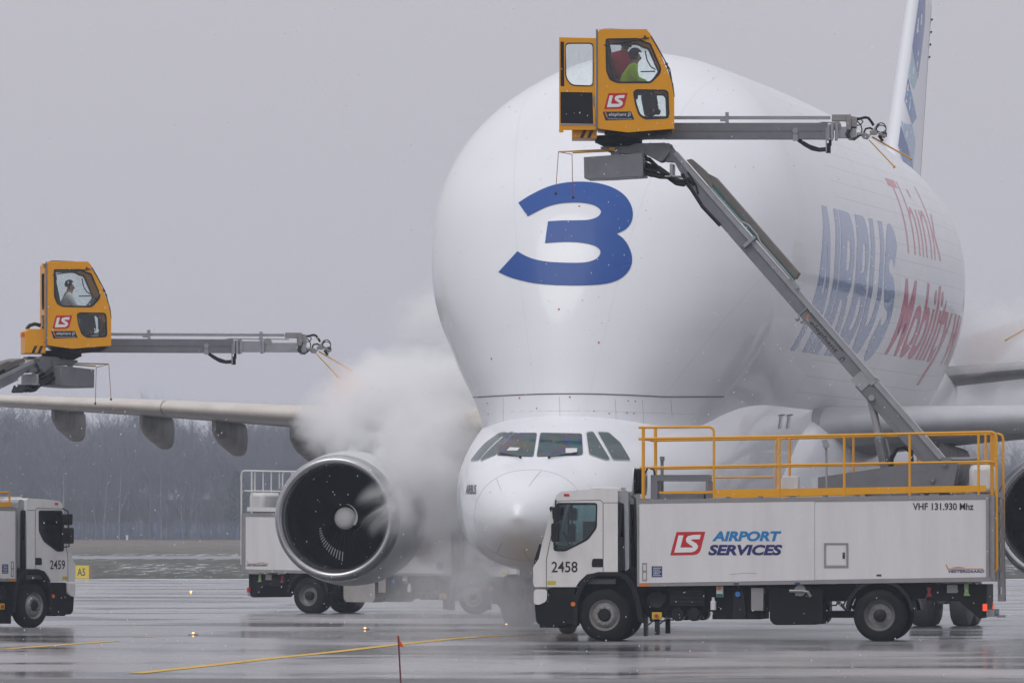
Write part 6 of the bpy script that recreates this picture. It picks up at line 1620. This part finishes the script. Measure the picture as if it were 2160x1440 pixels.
def seated(yc, lean=0.0, x0=0.17, top=116):
    zh = kz(top)
    return dict(pelvis=(x0, yc, zh-0.66), waist=(x0-0.02, yc, zh-0.48), chest=(x0+0.0+lean*.6, yc, zh-0.30), neck=(x0+0.04+lean, yc, zh-0.14), head=(x0+0.07+lean, yc, zh-0.04), crown=(x0+0.065+lean, yc, zh+0.06), face=(1, 0, -0.15),
        shr=(x0+0.03+lean*.7, yc-0.20, zh-0.25), elr=(x0+0.16, yc-0.25, zh-0.47), wrr=(x0+0.37, yc-0.2, zh-0.53), har=(x0+0.45, yc-0.18, zh-0.55), shl=(x0+0.03+lean*.7, yc+0.20, zh-0.25), ell=(x0+0.14, yc+0.25, zh-0.48), wrl=(x0+0.36, yc+0.2, zh-0.53), hal=(x0+0.44, yc+0.18, zh-0.55),
        hir=(x0+0.05, yc-0.1, zh-0.68), knr=(x0+0.46, yc-0.12, zh-0.64), anr=(x0+0.50, yc-0.12, zh-1.07), tor=(x0+0.64, yc-0.12, zh-1.10), hil=(x0+0.05, yc+0.1, zh-0.68), knl=(x0+0.46, yc+0.12, zh-0.64), anl=(x0+0.50, yc+0.12, zh-1.07), tol=(x0+0.64, yc+0.12, zh-1.10))
M['hiviz'] = mat('hi_vis_yellow_green', (0.64, 0.95, 0.01), 0.7, dirt=0.1, dscale=8, dcol=(0.22, 0.5, 0.02), bump=0.4, bscale=14)
M['navy_cloth'] = mat('navy_cloth', (0.02, 0.022, 0.034), 0.9); M['red_cloth'] = mat('red_jacket', (0.42, 0.02, 0.035), 0.8, dirt=0.5, dscale=5, dcol=(0.22, 0.01, 0.03), bump=0.4, bscale=12)
M['white_shirt'] = mat('white_shirt', (0.82, 0.83, 0.86), 0.8, bump=0.4, bscale=12); M['hair'] = mat('dark_brown_hair', (0.035, 0.022, 0.016), 0.8)
pa_ = person('person in a bright yellow-green jacket and dark hood, seated bent forward', A_, seated(-0.36, 0.10, 0.17, 117), M['hiviz'], M['navy_cloth'], M['navy_cloth'], True)
# grey reflective cuff and dark glove on the seated person
zt = kz(84)
x0 = 0.05; yc = 0.25
st_ = dict(pelvis=(x0, yc, zt-0.78), waist=(x0, yc, zt-0.60), chest=(x0, yc, zt-0.37), neck=(x0+0.05, yc, zt-0.17), head=(x0+0.10, yc, zt-0.07), crown=(x0+0.12, yc, zt+0.03), face=(0.5, 0.8, -0.3),
    shr=(x0+0.21, yc+0.02, zt-0.28), elr=(x0+0.27, yc+0.16, zt-0.52), wrr=(x0+0.22, yc+0.33, zt-0.60), har=(x0+0.18, yc+0.38, zt-0.62), shl=(x0-0.21, yc, zt-0.28), ell=(x0-0.26, yc+0.12, zt-0.54), wrl=(x0-0.2, yc+0.3, zt-0.66), hal=(x0-0.17, yc+0.36, zt-0.68),
    hir=(x0+0.1, yc, zt-0.84), knr=(x0+0.11, yc+0.05, zt-1.2), anr=(x0+0.11, yc, zt-1.58), tor=(x0+0.12, yc+0.15, zt-1.62), hil=(x0-0.1, yc, zt-0.84), knl=(x0-0.11, yc+0.05, zt-1.2), anl=(x0-0.11, yc, zt-1.58), tol=(x0-0.12, yc+0.15, zt-1.62))
person('person in a red jacket and dark cap standing with back turned behind the seat', A_, st_, M['red_cloth'], M['navy_cloth'], M['navy_cloth'], True)
sb_ = seated(-0.05, 0.03, 0.10, 122)
person('dark-haired person in a white shirt seated alone in a raised yellow cabin', B_, sb_, M['white_shirt'], M['navy_cloth'], M['hair'])

# ================================================================== steam, spray, snow, haze
def cloud(name, blobs, dens, col, nscale, amp, label, cat, aniso=0.1, step=0.5, edge=(0.0, 0.30)):
    "blobs: (centre, radius, weight); a box of air whose density follows the blobs broken up by turbulence"
    pad = 0.4
    lo = Vector([min(c[i]-r for c, r, q in blobs)-pad for i in range(3)]); hi = Vector([max(c[i]+r for c, r, q in blobs)+pad for i in range(3)])
    lo.z = max(lo.z, 0.03)
    b = MB(); b.box(lo.x, hi.x, lo.y, hi.y, lo.z, hi.z)
    m = bpy.data.materials.new(name); m.use_nodes = True
    nt = m.node_tree; L = nt.links.new
    for n in list(nt.nodes): nt.nodes.remove(n)
    out = nt.nodes.new('ShaderNodeOutputMaterial'); pv = nt.nodes.new('ShaderNodeVolumePrincipled')
    pv.inputs['Color'].default_value = (*col, 1); pv.inputs['Anisotropy'].default_value = aniso
    tc = nt.nodes.new('ShaderNodeTexCoord')
    def vm(op, a, c=None):
        n = nt.nodes.new('ShaderNodeVectorMath'); n.operation = op; L(a, n.inputs[0])
        if c is not None:
            if isinstance(c, tuple): n.inputs[1].default_value = c
            else: L(c, n.inputs[1])
        return n
    def mt(op, a, c):
        n = nt.nodes.new('ShaderNodeMath'); n.operation = op
        for i, q in enumerate((a, c)):
            if isinstance(q, (int, float)): n.inputs[i].default_value = q
            else: L(q, n.inputs[i])
        return n.outputs[0]
    pos = tc.outputs['Object']
    nz = nt.nodes.new('ShaderNodeTexNoise'); nz.inputs['Scale'].default_value = nscale; nz.inputs['Detail'].default_value = 8; nz.inputs['Roughness'].default_value = 0.68; nz.inputs['Distortion'].default_value = 0.7
    L(pos, nz.inputs['Vector'])
    tot = None
    for c, r, q in blobs:
        d = vm('SUBTRACT', pos, tuple(c))
        ln = vm('LENGTH', d.outputs[0]).outputs['Value']
        k = mt('MULTIPLY', mt('SUBTRACT', 1.0, mt('MULTIPLY', ln, 1.0/r)), q)
        tot = k if tot is None else mt('MAXIMUM', tot, k)
    v = mt('ADD', tot, mt('MULTIPLY', mt('SUBTRACT', nz.outputs[0], 0.5), amp))
    mr = nt.nodes.new('ShaderNodeMapRange'); mr.interpolation_type = 'SMOOTHSTEP'; mr.inputs[1].default_value = edge[0]; mr.inputs[2].default_value = edge[1]; mr.inputs[3].default_value = 0; mr.inputs[4].default_value = 1
    L(v, mr.inputs[0])
    # nothing at all outside the blobs
    gate = nt.nodes.new('ShaderNodeMapRange'); gate.inputs[1].default_value = 0.0; gate.inputs[2].default_value = 0.12; L(tot, gate.inputs[0])
    w_ = mt('MULTIPLY', mt('MULTIPLY', mr.outputs[0], gate.outputs[0]), mt('MULTIPLY', mt('ADD', mt('MULTIPLY', tot, 1.0), 0.35), dens))
    L(w_, pv.inputs['Density']); L(pv.outputs[0], out.inputs['Volume'])
    try: m.cycles.volume_step_rate = step
    except Exception: pass
    o = b.build(name, m, None, smooth=0)
    tag(o, label, cat, kind='stuff')
    return o
def bl(px, py, d, r, q=1.0): return (P(px, py, d), r, q)
cloud('steam_cloud', [bl(735,885,176,1.3), bl(790,835,176,1.2), bl(850,870,176,1.7), bl(900,825,177,1.2,.8), bl(955,850,178,1.7,.7), bl(920,950,175,1.9,.9), bl(840,945,176,1.7), bl(935,1060,174.5,1.8,.5), bl(890,1120,175,1.5,.35), bl(815,1080,172.4,0.8,.36), bl(900,1000,173.4,1.2,.6), bl(985,1180,174,1.7,.35), bl(960,730,180,1.9,.35), bl(695,895,176,1.0,.8), bl(1010,1010,176.5,1.6,.45), bl(940,1030,176,2.6,.42)],
      3.0, (0.995, 0.996, 0.999), 0.85, 2.3, 'white steam billowing between the engine and the nose of the aircraft', 'steam', step=0.35, edge=(0.05, 0.5))
cloud('spray_mist', [bl(1060,1285,166,1.5,.8), bl(960,1275,168,1.6,.7), bl(1110,1310,163,1.0,.7), bl(870,1270,170,1.5,.5)], 0.35, (0.96, 0.96, 0.97), 0.8, 1.2, 'thin grey mist drifting low under the aircraft nose', 'mist', step=0.5)
cloud('distant_steam', [bl(2070,740,203,1.5), bl(2110,725,203,1.3), bl(2150,745,203,1.4), bl(2045,690,203,1.2,.5), bl(2190,710,203,1.5,.6), bl(2090,840,205,2.2,.35), bl(2190,850,205,2.2,.35)], 1.1, (0.995, 0.99, 0.995), 0.7, 1.1, 'pale steam cloud over the tailplane beside the lettered flank', 'steam', step=0.5)
def spray(a, c, r0, r1, dens, label, tint=(0.98, 0.86, 0.79)):
    b = MB(); b.tube([a, a.lerp(c, 0.3), a.lerp(c, 0.65), c], r0, 20, r1)
    m = bpy.data.materials.new('spray'); m.use_nodes = True; nt = m.node_tree
    for n in list(nt.nodes): nt.nodes.remove(n)
    out = nt.nodes.new('ShaderNodeOutputMaterial'); pv = nt.nodes.new('ShaderNodeVolumePrincipled'); pv.inputs['Color'].default_value = (*tint, 1)
    tc = nt.nodes.new('ShaderNodeTexCoord'); nz = nt.nodes.new('ShaderNodeTexNoise'); nz.inputs['Scale'].default_value = 3.0; nz.inputs['Detail'].default_value = 4
    nt.links.new(tc.outputs['Object'], nz.inputs['Vector'])
    mr = nt.nodes.new('ShaderNodeMapRange'); mr.inputs[1].default_value = 0.3; mr.inputs[2].default_value = 0.7; mr.inputs[3].default_value = dens*0.3; mr.inputs[4].default_value = dens*1.4
    nt.links.new(nz.outputs[0], mr.inputs[0]); nt.links.new(mr.outputs[0], pv.inputs['Density']); nt.links.new(pv.outputs[0], out.inputs['Volume'])
    o = b.build('fluid_spray', m, None, smooth=60); tag(o, label, 'spray', kind='stuff'); return o
nb_ = B_ @ Vector((kx(1868)+1.15, 0.95, kz(288)))
spray(nb_, P(752, 835, 176), 0.04, 0.55, 1.1, 'orange tinted fluid fanning down from the spray nozzle into the steam')
spray(P(2190, 668, 188.6), P(2050, 752, 195), 0.08, 0.55, 0.55, 'faintly orange fluid jet along the spray rod at the tailplane', (0.985, 0.93, 0.90))
# falling snow
rnd = random.Random(21)
b = MB()
for i in range(2600):
    d = rnd.uniform(55, 165); px = rnd.uniform(-60, 2220); py = rnd.uniform(-40, 1440)
    p = P(px, py, d)
    if p.z < 0.1: continue
    r = rnd.choice((0.0035, 0.0045, 0.006, 0.008))*(d/110)**0.6
    b.add([p + Vector(q)*r for q in ((1,0,0),(-1,0,0),(0,1,0),(0,-1,0),(0,0,1.6),(0,0,-1.6))], [(0,2,4),(2,1,4),(1,3,4),(3,0,4),(2,0,5),(1,2,5),(3,1,5),(0,3,5)])
sn = b.build('falling_snow', mat('snow', (0.85, 0.85, 0.87), 0.8), None, smooth=0, weld=False, fix=False); tag(sn, 'sparse fine snowflakes falling through the whole view', 'snow', kind='stuff')
# haze
hm = bpy.data.materials.new('haze'); hm.use_nodes = True; nt = hm.node_tree
for n in list(nt.nodes): nt.nodes.remove(n)
out = nt.nodes.new('ShaderNodeOutputMaterial'); pv = nt.nodes.new('ShaderNodeVolumePrincipled'); pv.inputs['Color'].default_value = (0.78, 0.87, 1.0, 1); pv.inputs['Density'].default_value = 0.00031
nt.links.new(pv.outputs[0], out.inputs['Volume'])
b = MB(); b.box(-3100, 3100, -3100, 3100, -1.0, 42.0); hz = b.build('haze', hm, None, smooth=0); tag(hz, 'thin grey winter haze filling the air over the airfield', 'haze', kind='stuff')
